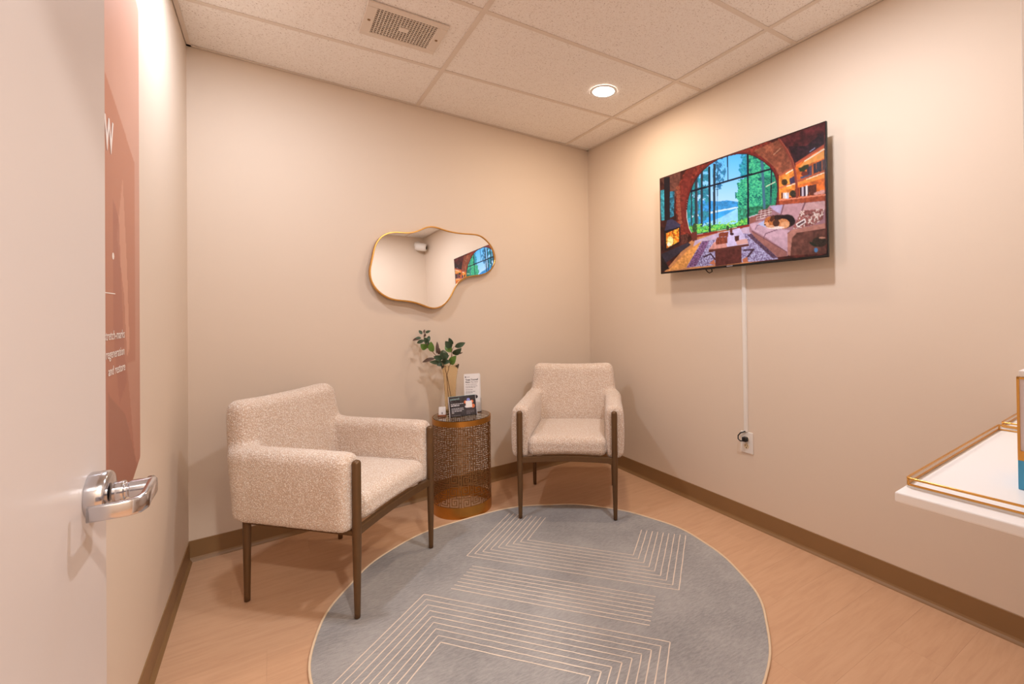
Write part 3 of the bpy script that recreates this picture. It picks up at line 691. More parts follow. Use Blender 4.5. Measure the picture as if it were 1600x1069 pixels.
m.add(v, [(i*q+j, i*q+(j+1) % q, ((i+1) % k)*q+(j+1) % q, ((i+1) % k)*q+j) for i in range(k) for j in range(q)])
m.obj('frame', M['gold'], mt, smooth=False)
inn = OL-nor*.005
MB().prism([tuple(p) for p in inn], 0, .004, 'y').obj('mirror_glass', M['mirror'], mt)
MB().prism([tuple(p) for p in OL-nor*.02], .006, .016, 'y').obj('backing', M['black'], mt)

# ------------------------------------------------------------------ poster on the left wall
PY0, PY1, PZ0, PZ1 = 1.03, 1.955, .742, 2.222
t = empty('wall_poster', (XL, (PY0+PY1)/2, PZ0)); tag(t, 'tall terracotta treatment poster with white lettering on the left wall', 'poster')
cw = .12
oc = [(PY0+cw, PZ0), (PY1-cw, PZ0), (PY1, PZ0+cw*.45), (PY1, PZ1-cw*.2), (PY1-cw*.4, PZ1), (PY0+cw*.4, PZ1), (PY0, PZ1-cw*.2), (PY0, PZ0+cw*.45)]
yc = (PY0+PY1)/2
MB().prism([(a-yc, b-PZ0) for a, b in oc], 0, .005, 'x').obj('board', material('poster_board', lin(196, 142, 120), .6, bump=.02), t)
ny_, nz_ = 120, 200
A_, B_ = np.meshgrid(np.linspace(PY0, PY1, ny_), np.linspace(PZ1, PZ0, nz_))
g = (B_-PZ0)/(PZ1-PZ0)
pp = Painter(A_, B_, (0, 0, 0))
top = np.array([226, 178, 156]); bot = np.array([176, 118, 96])
pp.I[:] = bot+(top-bot)*g[..., None]
pp.I *= (1+.06*(fbm(A_, B_, .25, 70)-.5))[..., None]
dk = np.array([204, 138, 108])*(g[..., None])**.6+np.array([158, 96, 76])*(1-g[..., None]**.6)
m_ = (B_ < 1.828-(A_-1.64)*.49) & (A_ < 1.895) & (B_ > .7)
m_ &= ~((B_ < 1.1) & (A_ > 1.80+.30*(1.1-B_)))
pp.fill(m_, dk)
pp.poly([(1.70, 1.45), (1.76, 1.62), (1.80, 1.40), (1.83, 1.15), (1.80, 1.12), (1.77, 1.30)], (214, 158, 132), alpha=.7)
pp.poly([(1.66, 1.55), (1.72, 1.5), (1.76, 1.2), (1.80, 1.05), (1.72, 1.0), (1.66, 1.2)], (158, 92, 76), alpha=.5)
pp.poly([(1.62, 1.04), (1.78, .96), (1.9, .80), (1.95, .76), (1.8, .73), (1.62, .73)], (152, 96, 76), alpha=.8)
pp.poly([(1.05, 1.9), (1.5, 1.75), (1.55, 1.1), (1.3, .8), (1.05, .85)], (190, 124, 100), alpha=.6)
P3 = np.zeros((nz_, ny_, 3)); P3[..., 0] = .0055; P3[..., 1] = A_-yc; P3[..., 2] = B_-PZ0
# cut the print to the clipped corners by pulling stray points onto the outline
for i in range(nz_):
    z = B_[i, 0]; lo, hi = PY0, PY1
    if z < PZ0+cw*.45: s_ = cw*(1-(z-PZ0)/(cw*.45)); lo += s_; hi -= s_
    if z > PZ1-cw*.2: s_ = cw*.4*(1-(PZ1-z)/(cw*.2)); lo += s_; hi -= s_
    P3[i, :, 1] = np.clip(P3[i, :, 1], lo-yc, hi-yc)
link('print', print_mesh('print', P3, pp.I), M['poster'], t)
def text(name, body, mat, parent, size, Mx, bold=False, align='LEFT', ext=.0002, off=0, sx=1.):
    cu = bpy.data.curves.new(name, 'FONT'); cu.body = body; cu.size = size; cu.extrude = ext; cu.align_x = align; cu.offset = off; cu.resolution_u = 3
    tmp = bpy.data.objects.new('tmp', cu); COL.objects.link(tmp)
    dg = bpy.context.evaluated_depsgraph_get(); me = bpy.data.meshes.new_from_object(tmp.evaluated_get(dg)); bpy.data.objects.remove(tmp)
    me.name = name; me.transform(Mx @ Matrix.Diagonal((sx, 1, 1, 1))); me.materials.clear()
    return link(name, me, mat, parent)
def wall_text(y, z): # text plane facing +x, running along +y, in the poster's frame
    return Matrix(((0, 0, 1, .0062), (1, 0, 0, y-yc), (0, 1, 0, z-PZ0), (0, 0, 0, 1)))
text('lettering', 'W', M['poster_ink'], t, .118, wall_text(1.59, 1.659), off=.0028, sx=.62)
for b, yy, zz in (('stretch-marks', 1.773, 1.177), ('regeneration', 1.770, 1.130), ('and restore', 1.776, 1.086)):
    text('lettering', b, M['poster_ink'], t, .034, wall_text(yy, zz), align='RIGHT')
MB().prism([(1.662-yc+.009*math.cos(a), 1.394-PZ0+.009*math.sin(a)) for a in np.linspace(0, 6.1, 16)], .0056, .0062, 'x').obj('bullet', M['poster_ink'], t)
MB().box((.0056, 1.4-yc, 1.295-PZ0), (.0062, 1.68-yc, 1.2975-PZ0)).obj('rule', M['poster_ink'], t)

# ------------------------------------------------------------------ armchairs
def smooth01(x): x = np.clip(x, 0, 1); return x*x*(3-2*x)
def chair_shell():
    # centre line of the U, right arm front -> back -> left arm front
    ax, yb, R_ = .281, -.282, .062
    half = []
    for y in np.linspace(.262, yb+R_, 80): half.append((ax, y, 1, 0, 0.))
    for a in np.linspace(0, math.pi/2, 44)[1:]: half.append((ax-R_+R_*math.cos(a), yb+R_-R_*math.sin(a), math.cos(a), -math.sin(a), math.degrees(a)))
    for x in np.linspace(ax-R_, 0, 34)[1:]: half.append((x, yb, 0, -1, 90+(ax-R_-x)/(ax-R_)*60))
    st = half + [(-x, y, -nx, ny, d) for x, y, nx, ny, d in half[-2::-1]]
    na, ns, nt = 9, 46, 8
    vv = []; nst = len(st)
    for i, (x, y, nx, ny, d) in enumerate(st):
        w_ = float(smooth01((d-3)/38)); z0 = .346
        z1 = .664 + .012*w_
        a = .0535 - .013*w_; rb, rtp = .034, .044
        e = min(i, nst-1-i)*.0054                         # distance from the arm's front end
        rf = .03; ins = rf-math.sqrt(max(0, rf*rf-max(0, rf-e)**2)) if e < rf else 0
        a_ = a-ins*.9; z0_ = z0+ins*.7; z1_ = z1-ins
        rb_, rt_ = min(rb, a_*.8), min(rtp, a_*.92)
        P = []
        for c0, c1, r, s0 in ((-1, 0, rb_, math.pi), ):
            pass
        # profile (u outward, z): bottom-inner -> bottom-outer -> top-outer -> top-inner
        for q in np.linspace(0, 1, nt)[:-1]: P.append((-a_+rb_+q*(2*a_-2*rb_), z0_))
        for q in np.linspace(-math.pi/2, 0, na)[:-1]: P.append((a_-rb_+rb_*math.cos(q), z0_+rb_+rb_*math.sin(q)))
        for q in np.linspace(0, 1, ns)[:-1]: P.append((a_, z0_+rb_+q*(z1_-rt_-z0_-rb_)))
        for q in np.linspace(0, math.pi/2, na+4)[:-1]: P.append((a_-rt_+rt_*math.cos(q), z1_-rt_+rt_*math.sin(q)))
        for q in np.linspace(0, 1, 4)[:-1]: P.append((a_-rt_-q*(2*a_-2*rt_), z1_))
        for q in np.linspace(math.pi/2, math.pi, na+4)[:-1]: P.append((-a_+rt_+rt_*math.cos(q), z1_-rt_+rt_*math.sin(q)))
        for q in np.linspace(1, 0, ns)[:-1]: P.append((-a_, z0_+rb_+q*(z1_-rt_-z0_-rb_)))
        for q in np.linspace(math.pi, 1.5*math.pi, na)[:-1]: P.append((-a_+rb_+rb_*math.cos(q), z0_+rb_+rb_*math.sin(q)))
        lean = .12*w_; bulge = .008*(1-w_)
        for u, z in P:
            fil = 1+.3*max(0, math.sin(2*math.radians(min(d, 90)))) if u < 0 else (1+.42*w_)*(1+.25*max(0, math.sin(2*math.radians(min(d, 90))))); narrow = 1-.075*w_*max(0, z-.62)/.2
            h_ = max(0, z-.42); s_ = u*fil + (bulge*math.sin(math.pi*min(1, max(0, (z-z0)/(z1-z0)))) if u > 0 else 0)
            bow = -.008*(1-(x/(ax-R_))**2) if d > 89 else 0
            vv.append(((x+nx*s_)*narrow, y+ny*s_ - lean*h_ + bow*w_, z))
    q = len(P); f = [(i*q+j, i*q+(j+1) % q, (i+1)*q+(j+1) % q, (i+1)*q+j) for i in range(nst-1) for j in range(q)]
    f += [tuple(range(q)), tuple((nst-1)*q+j for j in range(q-1, -1, -1))]
    return MB().add(vv, f)
def cushion(hx_, hy_, hz_, r, crown, nx=96, ny=96, nz=24, arch=0):
    mb = MB()
    def pos(x, y, z):
        cx_, cy_, cz_ = max(-hx_+r, min(hx_-r, x)), max(-hy_+r, min(hy_-r, y)), max(-hz_+r, min(hz_-r, z))
        dd = Vector((x-cx_, y-cy_, z-cz_)); L = dd.length
        p = Vector((cx_, cy_, cz_)) + (dd/L*r if L > 1e-9 else dd)
        k_ = (1-(p.x/hx_)**2)
        if p.z > 0: p.z += crown*max(0, k_)*max(0, 1-(p.y/hy_)**2)
        else: p.z += arch*max(0, k_)*float(smooth01(p.y/hy_))*(-p.z/hz_)
        return p
    def face(fn, n1, n2):
        v = [pos(*fn(a/n1*2-1, b/n2*2-1)) for a in range(n1+1) for b in range(n2+1)]
        mb.add(v, [(a*(n2+1)+b, (a+1)*(n2+1)+b, (a+1)*(n2+1)+b+1, a*(n2+1)+b+1) for a in range(n1) for b in range(n2)])
    for s_ in (-1, 1):
        face(lambda a, b: (a*hx_, b*hy_, s_*hz_), nx, ny); face(lambda a, b: (a*hx_, s_*hy_, b*hz_), nx, nz); face(lambda a, b: (s_*hx_, a*hy_, b*hz_), ny, nz)
    return mb
def back_panel():
    mb = cushion(.308, .057, .254, .046, 0, 60, 16, 50)
    def mv(x, y, z):
        zz = z+.600; t_ = max(0, zz-.56)/.29
        zz -= .010*(1-(x/.3)**2)*max(0, (zz-.7)/.15)
        return (x*(1-.06*t_*t_-.022*t_), y-.286-.15*max(0, zz-.42)-.010*(1-(x/.3)**2), zz)
    mb.v = [mv(*p) for p in mb.v]; return mb
vt = bpy.data.textures.new('boucle_loops', 'VORONOI'); vt.noise_scale = .008; vt.distance_metric = 'DISTANCE'; vt.noise_intensity = 1.0
def boucle_mods(o):
    wl = o.modifiers.new('weld', 'WELD'); wl.merge_threshold = .0002
    dm = o.modifiers.new('loops', 'DISPLACE'); dm.texture = vt; dm.texture_coords = 'LOCAL'; dm.strength = -.003; dm.mid_level = .35
def leg_mesh(top, r0, r1, dome):
    pr = [(.004, 0), (r0, .003), (r0*1.02, .02), (r0+(r1-r0)*.55, .17), (r1, .32)]
    if dome: pr += [(r1, top-.014), (r1*.93, top-.008), (r1*.7, top-.003), (r1*.3, top)]
    else: pr += [(r1, top)]
    return MB().lathe(pr, 20)
def make_chair():
    c = empty('armchair')
    sh = chair_shell(); bp_ = back_panel(); sh.add(bp_.v, bp_.f)
    s = sh.obj('arm_and_back_shell', M['boucle'], c, smooth=True, weld=True)
    rm = s.modifiers.new('remesh', 'REMESH'); rm.mode = 'VOXEL'; rm.voxel_size = .0075; rm.use_smooth_shade = True
    sm_ = s.modifiers.new('soften', 'SMOOTH'); sm_.factor = .5; sm_.iterations = 26
    ss = s.modifiers.new('fine', 'SUBSURF'); ss.levels = 1; ss.render_levels = 1
    dm = s.modifiers.new('loops', 'DISPLACE'); dm.texture = vt; dm.texture_coords = 'LOCAL'; dm.strength = -.003; dm.mid_level = .2
    cm = cushion(.236, .258, .060, .045, .012, arch=.012)
    cm.v = [(x, y+.022, z+.419) for x, y, z in cm.v]
    s = cm.obj('seat_cushion', M['boucle'], c, smooth=True, weld=True); boucle_mods(s)
    for sx in (-1, 1):
        mb = leg_mesh(.636, .0115, .0175, True); mb.v = [(x+sx*.281, y+.276, z) for x, y, z in mb.v]; mb.obj('leg', M['bronze'], c, smooth=True)
        mb = leg_mesh(.376, .0115, .016, False); mb.v = [(x+sx*.279, y-.2735, z-.0064) for x, y, z in mb.v]; mb.obj('leg', M['bronze'], c, smooth=True)   # rear feet stand beside the rug
    pts = np.linspace(-.268, .268, 25)                   # arched front apron
    poly = [(x, .329+.011*(1-(x/.268)**2)) for x in pts]+[(x, .362+.010*(1-(x/.268)**2)) for x in pts[::-1]]
    MB().prism(poly, .262, .284, 'y').obj('front_apron', M['bronze'], c, bevel=.002)
    for sx in (-1, 1): MB().box((sx*.281-.010, -.262, .332), (sx*.281+.010, .262, .352)).obj('side_rail', M['bronze'], c, bevel=.002)
    MB().box((-.265, -.284, .332), (.265, -.262, .352)).obj('back_rail', M['bronze'], c, bevel=.002)
    return c
def copy_tree(o, parent=None):
    c = o.copy(); COL.objects.link(c); c.parent = parent
    for ch in list(o.children): copy_tree(ch, c)
    return c
ch1 = make_chair()
ch1.location = (.302, 2.4465, 0); ch1.rotation_euler = (0, 0, math.radians(-136.48))
tag(ch1, 'cream boucle armchair beside the left wall, its side turned towards the door', 'armchair', 'cream boucle armchairs')
ch2 = copy_tree(ch1)
ch2.location = (1.6275, 2.531, 0); ch2.rotation_euler = (0, 0, math.radians(142.8))
tag(ch2, 'cream boucle armchair in the far corner below the television, facing forward', 'armchair', 'cream boucle armchairs')
RUGT = .006
for ch in (ch1, ch2): ch.location.z = RUGT + .0004

# ------------------------------------------------------------------ rug
rg = empty('round_rug', (1.01, 1.777, 0)); tag(rg, 'round grey rug with cream line pattern and cream edge', 'rug')
RR = .905
def ripple(a): return 1-.030*math.exp(-((a-math.pi/2)/.17)**2)+.004*math.sin(9*a+1)+.003*math.sin(17*a)
ring = [(RR*ripple(a)*math.cos(a), RR*ripple(a)*math.sin(a)) for a in [2*math.pi*k/160 for k in range(160)]]
MB().prism(ring, .0005, RUGT-.0005).obj('pile', M['rug'], rg)
MB().tube([(x, y, .0050) for x, y in ring], .0050, 8, closed=True).obj('edge_binding', M['rug_edge'], rg, smooth=True)
e1 = Vector((.639, -.769)).normalized(); e2 = Vector((.769, .639)).normalized()
lm = MB(); lrng = random.Random(5)
def strip(a, b, w_=.0048):
    a, b = Vector(a), Vector(b); L = (b-a).length; n = max(2, int(L/.03)); dr = (b-a).normalized(); nr = Vector((-dr.y, dr.x))
    ptsA = []
    for k in range(n+1):
        p = a+(b-a)*k/n + nr*lrng.uniform(-.0007, .0007); hw_ = w_/2*lrng.uniform(.75, 1.15)
        for s_ in (-1, 1):
            q = p+nr*hw_*s_; P2 = e1*q.x+e2*q.y; ptsA.append((P2.x, P2.y, RUGT+.0003))
    lm.add(ptsA, [(2*k, 2*k+2, 2*k+3, 2*k+1) for k in range(n)])
for k in range(9):
    f_ = k/8; L, R2, B2 = -.49+f_*.234, .556-f_*.24, .163+f_*.232
    strip((L, .672), (L, B2)); strip((L, B2), (R2, B2)); strip((R2, B2), (R2, .672))
    L, R2, B2 = -.508+f_*.236, .548-f_*.243, -.170-f_*.235
    strip((L, -.675), (L, B2)); strip((L, B2), (R2, B2)); strip((R2, B2), (R2, -.675))
for k in range(8):
    y = .087-k*.0267; strip((-.417, y), (.464, y))
lm.obj('line_pattern', M['rug_line'], rg)

# ------------------------------------------------------------------ fretwork side table
TC = (1.012, 2.845); TR, TT = .181, .582
t = empty('side_table', (*TC, 0)); tag(t, 'gold drum side table with pierced key-pattern sides and glass top', 'table')
Z0f, Z1f = .066, TT-.034
def spiral(n):
    g = np.zeros((n, n), int); r = c = 0; d_ = 0; D = ((0, 1), (1, 0), (0, -1), (-1, 0)); g[0, 0] = 1; turns = 0
    while turns < 2:
        dr, dc = D[d_]; r1, c1, r2, c2 = r+dr, c+dc, r+2*dr, c+2*dc
        ok = 0 <= r1 < n and 0 <= c1 < n and not g[r1, c1] and not (0 <= r2 < n and 0 <= c2 < n and g[r2, c2])
        if ok: r, c = r1, c1; g[r, c] = 1; turns = 0
        else: d_ = (d_+1) % 4; turns += 1
    return g
S9 = spiral(9); ncol, nrow = 160, 70
grid = np.zeros((nrow, ncol), bool)
for a in range(nrow//10):
    for b in range(ncol//10):
        s_ = S9
        if (a+b) % 2: s_ = s_[:, ::-1]
        if a % 2: s_ = s_[::-1]
        if (b//2) % 2: s_ = np.rot90(s_)
        grid[a*10:a*10+9, b*10:b*10+9] |= s_.astype(bool)
        grid[a*10+9, b*10+(2 if (a+b) % 2 else 6)] = True; grid[a*10+9, b*10+8] = True; grid[a*10+9, b*10] = True
        grid[a*10+(0 if b % 2 else 8), b*10+9] = True; grid[a*10+4, b*10+9] = True
def un(k): return (k//2)*2 + (.72 if k % 2 else 0)        # bars narrower than the gaps
def drum(rr, c, r): a = 2*math.pi*un(c)/ncol; return (rr*math.cos(a), rr*math.sin(a), Z0f+(Z1f-Z0f)*un(r)/nrow)
v = []; 
for rr in (TR-.002, TR-.0035):
    for r in range(nrow+1):
        for c in range(ncol): v.append(drum(rr, c, r))
off = (nrow+1)*ncol; ix = lambda r, c: r*ncol+(c % ncol); f = []
for r in range(nrow):
    for c in range(ncol):
        if not grid[r, c]: continue
        A, B, C_, D_ = ix(r, c), ix(r, c+1), ix(r+1, c+1), ix(r+1, c)
        f.append((A, B, C_, D_)); f.append((A+off, D_+off, C_+off, B+off))
        if r == 0 or not grid[r-1, c]: f.append((B, A, A+off, B+off))
        if r == nrow-1 or not grid[r+1, c]: f.append((D_, C_, C_+off, D_+off))
        if not grid[r, c-1]: f.append((A, D_, D_+off, A+off))
        if not grid[r, (c+1) % ncol]: f.append((C_, B, B+off, C_+off))
me = bpy.data.meshes.new('fretwork'); me.from_pydata(v, [], f); me.update()
link('fretwork_screen', me, M['fret_gold'], t)
def band(z0, z1, nm): 
    MB().lathe([(TR-.004, z0), (TR, z0), (TR, z1), (TR-.004, z1), (TR-.004, z0)], 72, cap=False).obj(nm, M['table_gold'], t, smooth=False)
band(0, Z0f+.001, 'base_band'); band(Z1f-.001, TT-.002, 'top_band')
MB().lathe([(.0005, TT-.008), (TR-.005, TT-.008), (TR-.0045, TT-.002), (TR-.006, TT), (.0005, TT)], 72, cap=False).obj('glass_top', M['glass_top'], t)
MB().lathe([(TR-.004, TT-.014), (TR-.014, TT-.014), (TR-.014, TT-.009), (TR-.004, TT-.009)], 60, cap=False).obj('glass_ledge', M['table_gold'], t)

# ------------------------------------------------------------------ things on the table
# amber vase
VC = (.966, 2.925); t = empty('glass_vase', (*VC, TT)); tag(t, 'flared amber glass vase holding leafy stems on the side table', 'vase')
prof = [(.0005, 0), (.031, 0), (.034, .004), (.034, .06), (.036, .14), (.041, .22), (.050, .285), (.058, .315), (.056, .316), (.048, .285), (.039, .22), (.034, .14), (.032, .06), (.032, .012), (.0005, .010)]
MB().lathe(prof, 48, cap=False).obj('vase_body', M['vase'], t, smooth=True)
# leafy branch: points given by where they appear and how far they stand from the lens
depth0 = (Vector((*VC, .9))-CAM).dot(fw)
def at(zx, zy, dd=0):
    px, py = 640+zx*.1496, 500+zy*.1496
    r = fw + rt*((px-CX)/F_PX) + up*((CY-py)/F_PX); return CAM + r*(depth0+dd)
def vase_in(x, y, z): return Vector((VC[0]+x, VC[1]+y, TT+z))
def leaf(mb_, base, tip, wid, bend=.12, twist=0):
    base, tip = Vector(base), Vector(tip); ax_ = tip-base; L = ax_.length; d_ = ax_.normalized()
    view = (CAM-O-base).normalized(); side = d_.cross(view).normalized(); nrm = side.cross(d_).normalized()
    side = (side*math.cos(twist)+nrm*math.sin(twist)).normalized(); nrm = side.cross(d_).normalized()
    n = 7; v = []
    for k in range(n+1):
        s_ = k/n; wv = wid*.5*(math.sin(math.pi*min(1, s_**.85))**.75 if 0 < s_ < 1 else .03)
        c = base+ax_*s_+nrm*(bend*L*math.sin(math.pi*s_)) 
        v += [c-side*wv+nrm*wv*.28, c-nrm*.0004, c+side*wv+nrm*wv*.28]
    nb_ = len(v); v += [p-nrm*.0006 for p in v]
    f = []
    for k in range(n):
        for j in (0, 1):
            a = k*3+j; f += [(a, a+1, a+4, a+3), (nb_+a, nb_+a+3, nb_+a+4, nb_+a+1)]
    mb_.add(v, f)
LE = [((130,150),(97,108),30,0,'leaf'),((150,142),(157,100),20,.02,'leaf3'),((163,135),(219,112),26,.01,'leaf'),((150,180),(163,138),24,.0,'leaf3'),((120,193),(32,216),32,.02,'leaf3'),((122,190),(60,190),26,-.01,'leaf'),((155,212),(76,242),36,.0,'leaf'),((178,242),(150,182),46,-.02,'leaf'),((198,232),(203,166),34,.02,'leaf'),((178,300),(114,252),62,-.03,'leaf2'),((244,338),(222,226),66,.0,'leaf2'),((196,300),(185,205),50,.01,'leaf'),
 ((283,352),(287,226),34,.01,'leaf3'),((302,362),(311,292),28,-.01,'leaf3'),((345,402),(352,314),84,.02,'leaf'),((340,400),(412,372),78,-.02,'leaf'),((342,410),(250,384),56,-.03,'leaf'),((270,404),(132,443),38,.02,'leaf3'),((332,440),(206,438),42,-.03,'leaf'),((342,454),(284,474),50,-.02,'leaf'),((348,445),(378,396),36,-.04,'leaf'),((350,448),(428,440),54,-.03,'leaf'),((352,462),(300,440),40,.03,'leaf'),
 ((440,338),(374,262),62,.01,'leaf2'),((440,286),(372,222),64,-.02,'leaf'),((455,254),(410,188),46,.0,'leaf'),((472,282),(582,238),50,.01,'leaf'),((450,356),(542,294),62,-.02,'leaf'),((500,350),(556,338),16,.0,'leaf3'),((430,466),(487,372),66,-.02,'leaf2'),((424,458),(432,388),34,.0,'leaf2')]
t = empty('leafy_branch', (*VC, TT+.012)); tag(t, 'dark green leafy branches standing in the amber vase', 'plant')
O = Vector((*VC, TT+.012))
def stem(pts, r): MB().tube([p-O for p in pts], r, 7).obj('stem', M['stem'], t, smooth=True)
pA = vase_in(-.012, .01, .016); pB = vase_in(.016, -.006, .018)
stem([pA, vase_in(-.012, .0, .10), at(385, 560), at(360, 480), at(300, 400), at(245, 340), at(195, 270), at(150, 190), at(150, 140)], [.0022]*6+[.0018, .0015, .001])
stem([pB, vase_in(.006, .002, .1), at(390, 570), at(420, 480), at(437, 400), at(440, 330), at(455, 290), at(470, 275)], [.0022]*5+[.0018, .0014, .001])
stem([at(360, 480), at(348, 440), at(340, 400)], [.0018, .0016, .0012]); stem([at(300, 400), at(285, 360)], [.0015, .001]); stem([at(437, 400), at(450, 355)], [.0014, .001])
for (b0, b1, wd, dz, mm) in LE:
    mb = MB(); tw = random.uniform(-.6, .6)
    leaf(mb, at(*b0, dz*.4)-O, at(*b1, dz*1.6)-O, wd*.1496/F_PX*depth0*1.12, random.uniform(.05, .16), tw)
    mb.obj('leaf', M[mm], t, smooth=True)

# angled price card in a clear holder
sa, sb = Vector((.925, 2.81)), Vector((1.098, 2.801)); dv = (sb-sa); ang = math.atan2(dv.y, dv.x); SW = dv.length
t = empty('counter_sign', ((sa.x+sb.x)/2, (sa.y+sb.y)/2, TT), ang); tag(t, 'dark landscape payment sign in a clear slanted holder on the side table', 'sign')
tilt = math.radians(16); SH = .128
Ms = Matrix.Rotation(-tilt, 4, 'X')                       # local: x along, z up the slope, y into the card
def sloped(mb_): mb_.v = [tuple(Ms @ Vector(p)) for p in mb_.v]; return mb_
sloped(MB().box((-SW/2, 0, .0), (SW/2, .0015, SH))).obj('holder_front', M['acrylic'], t)
sloped(MB().box((-SW/2, .004, .0), (SW/2, .0055, SH))).obj('holder_back', M['acrylic'], t)
MB().box((-SW/2, .004, 0), (SW/2, .05, .0015)).obj('holder_foot', M['acrylic'], t)
sloped(MB().box((-SW/2+.002, .0018, .003), (SW/2-.002, .0036, SH-.002))).obj('card', M['card_dark'], t)
MB().box((-SW/2, -.001, 0), (SW/2, .007, .006)).obj('clear_lip', M['acrylic'], t)
sloped(MB().box((-SW/2, -.0006, SH-.0025), (SW/2, .006, SH))).obj('top_edge', M['tealink'], t)
for sx in (-1, 1): sloped(MB().box((sx*SW/2-.0012, -.0006, 0), (sx*SW/2+.0012, .006, SH))).obj('side_edge', M['whiteink'], t)
def card_text(x, z): return Ms @ Matrix(((1, 0, 0, x), (0, 0, -1, -.0008), (0, 1, 0, z), (0, 0, 0, 1)))
text('lettering', 'patientfi', M['tealink'], t, .018, card_text(-SW/2+.010, SH-.023), off=.0002)
def words(x, z, n, wmax, h_, mat, parent, place, seed):
    r_ = random.Random(seed); mb_ = MB(); cx_ = x
    while cx_ < x+wmax-.004:
        L = min(r_.uniform(.006, .016), x+wmax-cx_); place(mb_, cx_, z, L, h_); cx_ += L+.0028
    mb_.obj('print_line', mat, parent)
def on_card(mb_, x, z, L, h_): mb_.box((x, -.0010, z), (x+L, -.0004, z+h_), Ms)
words(-SW/2+.012, SH-.050, 4, .082, .0034, M['whiteink'], t, on_card, 1); words(-SW/2+.012, SH-.061, 3, .052, .0056, M['whiteink'], t, on_card, 2)
for k, wd in enumerate((.074, .076, .066, .02)): words(-SW/2+.014, SH-.078-k*.0085, 4, wd, .0030, M['whiteink'], t, on_card, 3+k)
for k, wd in enumerate((.05, .052, .03)): words(SW/2-.068, .028-k*.008, 4, wd, .0026, M['greyink'], t, on_card, 9+k)
words(-SW/2+.012, .008, 4, .06, .002, M['greyink'], t, on_card, 14)
def disc_card(x, z, r, mat, nm, y0=-.0009): 
    mb_ = MB().prism([(x+r*math.cos(a), z+r*math.sin(a)) for a in np.linspace(0, 2*math.pi, 20)[:-1]], y0, y0+.0004, 'y'); sloped(mb_).obj(nm, mat, t)
disc_card(.038, .099, .011, M['lilac'], 'print_blob'); disc_card(.018, .086, .010, M['orange'], 'print_blob'); disc_card(.060, .086, .010, M['orange'], 'print_blob'); disc_card(.064, .058, .013, M['orange'], 'print_blob'); disc_card(.018, .058, .006, M['whiteink'], 'print_blob')
sloped(MB().box((.019, -.0018, .050), (.059, -.0010, .092))).obj('white_label', M['paper'], t)

# business cards on a small wooden stand
t = empty('card_stand', (.897, 2.875, TT), math.radians(-25)); tag(t, 'small wooden stand with white cards left of the sign', 'card stand')
MB().box((-.026, -.012, 0), (.026, .014, .012)).obj('wooden_base', M['wood_small'], t, bevel=.0015)
Mc = Matrix.Translation((0, 0, .012)) @ Matrix.Rotation(math.radians(-10), 4, 'X')
MB().box((-.022, -.003, -.003), (.022, .003, .048), Mc).obj('card_pack', M['paper'], t, bevel=.003)
MB().prism([(.004*math.cos(a), .022+.006*math.sin(a)) for a in np.linspace(0, 6, 12)], -.0036, -.003, 'y').obj('card_mark', M['greyink'], t)

# brochures in a clear holder
t = empty('brochure_holder', (1.098, 2.872, TT), math.radians(-14)); tag(t, 'clear holder of tall white brochures right of the vase', 'brochure holder')
Mh = Matrix.Rotation(math.radians(-8), 4, 'X')
def ti(a, b): return MB().box(a, b, Mh)
ti((-.054, .022, 0), (.054, .024, .20)).obj('holder_back', M['acrylic'], t); ti((-.054, -.004, 0), (.054, -.002, .07)).obj('holder_front', M['acrylic'], t)
for sx in (-1, 1): ti((sx*.053-.001, -.004, 0), (sx*.053+.001, .024, .09)).obj('holder_side', M['acrylic'], t)
MB().box((-.054, -.002, 0), (.054, .028, .002)).obj('holder_floor', M['acrylic'], t)
for k, (dx, dz, y) in enumerate(((.006, .243, .016), (.003, .247, .011), (0, .25, .006), (-.004, .248, .001))):
    ti((-.049+dx, y, .003), (.049+dx, y+.0022, dz)).obj('brochure', M['paper'], t)
def br_text(x, z): return Mh @ Matrix(((1, 0, 0, x), (0, 0, -1, .0004), (0, 1, 0, z), (0, 0, 0, 1)))
text('lettering', 'Treat Yourself', M['ink'], t, .0138, br_text(-.044, .207), off=.0003); text('lettering', 'Now.', M['ink'], t, .0138, br_text(-.044, .192), off=.0003); text('lettering', 'Pay later', M['greyink'], t, .0138, br_text(-.010, .192))
def on_br(mb_, x, z, L, h_): mb_.box((x, .0001, z), (x+L, .0009, z+h_), Mh)
words(-.036, .228, 2, .02, .003, M['greyink'], t, on_br, 21)
mb = MB().prism([(-.043+.004*math.cos(a), .2295+.004*math.sin(a)) for a in np.linspace(0, 6, 10)], .0001, .0009, 'y'); mb.v = [tuple(Mh @ Vector(p)) for p in mb.v]; mb.obj('print_dot', M['ink'], t)
for k, (wd, z) in enumerate(((.07, .180), (.075, .168), (.066, .160), (.045, .146), (.06, .134), (.05, .126), (.066, .112))): words(-.043, z, 3, wd, .0026, M['greyink'], t, on_br, 30+k)
mb = MB().prism([(.022+.011*math.cos(a), .100+.011*math.sin(a)) for a in np.linspace(0, 6.1, 16)], .0001, .0009, 'y'); mb.v = [tuple(Mh @ Vector(p)) for p in mb.v]; mb.obj('print_dot', M['ink'], t)

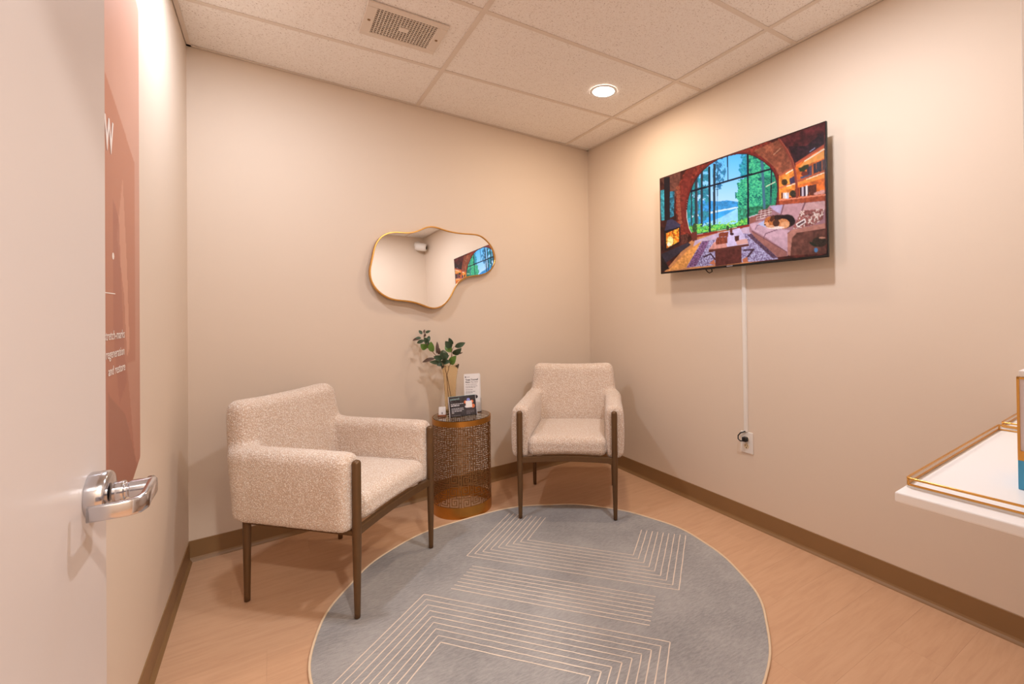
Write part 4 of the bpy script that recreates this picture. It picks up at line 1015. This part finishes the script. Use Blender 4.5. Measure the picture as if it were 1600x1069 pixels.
# ------------------------------------------------------------------ floating shelf on the front wall, right of the door
SZ = .88; fa = math.atan(.045)
t = empty('floating_shelf', (1.009, .411, SZ), fa); tag(t, 'white floating shelf holding gold trays at the right edge', 'shelf')
MB().prism([(0, -.252), (1.26, -.19), (1.26, 0), (0, 0)], -.02, 0).obj('shelf_board', M['white'], t, bevel=.004, seg=3)
MB().box((.25, -.232, -.05), (.28, -.08, -.02)).obj('bracket', M['white'], t); MB().box((.95, -.2, -.05), (.98, -.08, -.02)).obj('bracket', M['white'], t)
Sh = Matrix.Translation((1.009, .411, SZ)) @ Matrix.Rotation(fa, 4, 'Z')
def tray(x0, x1, y0, y1, label):
    e = empty('gold_tray', Sh @ Vector(((x0+x1)/2, (y0+y1)/2, 0)), fa); tag(e, label, 'tray', 'gold rimmed trays on the shelf')
    a, b = (x1-x0)/2, (y1-y0)/2
    MB().box((-a, -b, 0), (a, b, .004)).obj('tray_base', M['white'], e)
    def loop(z, r, rc=.008):
        pts = []
        for cx_, cy_, s_ in ((a-rc, b-rc, 0), (-a+rc, b-rc, 1), (-a+rc, -b+rc, 2), (a-rc, -b+rc, 3)):
            for q in range(5): an = (s_+q/4)*math.pi/2; pts.append((cx_+rc*math.cos(an), cy_+rc*math.sin(an), z))
        return MB().tube(pts, r, 8, closed=True)
    loop(.018, .0024).obj('upper_rail', M['gold'], e, smooth=True); loop(.006, .0022).obj('lower_rail', M['gold'], e, smooth=True)
    for sx in (-1, 1):
        for sy in (-1, 1): MB().tube([(sx*(a-.002), sy*(b-.002), .004), (sx*(a-.002), sy*(b-.002), .018)], .0022, 8).obj('post', M['gold'], e, smooth=True)
tray(.045, .72, -.225, -.006, 'gold railed white tray at the near end of the shelf')
tray(.765, 1.20, -.18, -.004, 'second gold railed tray further along the shelf, partly behind the box')
# product box standing on the first tray
t = empty('product_box', Sh @ Vector((.186, -.198, .0042)), fa); tag(t, 'white and blue product box with gold edging standing on the tray', 'box')
BW, BD, BH = .12, .055, .228
MB().box((0, 0, 0), (BW, BD, .056)).obj('blue_base', M['blue'], t, bevel=.001)
MB().box((0, 0, .056), (BW, BD, .074)).obj('gold_band', M['gold'], t)
MB().box((.003, .003, .074), (BW-.003, BD-.003, BH-.012)).obj('white_panel', material('pearl_board', lin(226, 216, 218), .5, bump=.02), t)
mb = MB()
for x in (0, BW-.004):
    for y in (0, BD-.004): mb.box((x, y, .074), (x+.004, y+.004, BH-.012))
mb.box((0, 0, BH-.016), (BW, .004, BH-.012)).box((0, BD-.004, BH-.016), (BW, BD, BH-.012)).box((0, .004, BH-.016), (.004, BD-.004, BH-.012)).box((BW-.004, .004, BH-.016), (BW, BD-.004, BH-.012))
mb.obj('gold_edges', M['gold'], t)
MB().box((.003, .003, BH-.012), (BW-.003, BD-.003, BH)).obj('lid', M['white'], t, bevel=.001)

# ------------------------------------------------------------------ security camera high on the front wall (seen in the mirror)
sx_ = 2.19; t = empty('security_camera', (sx_, yfront(sx_), 2.50)); tag(t, 'small white security camera high in the corner, seen in the mirror', 'camera')
MB().lathe([(.001, 0), (.045, 0), (.045, .02), (.03, .026), (.001, .026)], 24, cap=False).obj('wall_plate', M['plastic'], t, smooth=True).rotation_euler = (-math.pi/2, 0, 0)
MB().tube([(0, .02, 0), (0, .06, -.01), (0, .08, -.04)], .012, 10).obj('arm', M['plastic'], t, smooth=True)
b = MB().lathe([(.001, -.05), (.03, -.05), (.036, -.03), (.036, .04), (.03, .05), (.001, .05)], 24, cap=False).obj('camera_body', M['plastic'], t, smooth=True)
b.location = (0, .10, -.05); b.rotation_euler = (-1.75, 0, -.9); b.scale = (1.4, 1.4, 1.4)
c = MB().lathe([(.001, .052), (.02, .052), (.022, .045)], 18, cap=False).obj('lens', M['lens'], b, smooth=True)
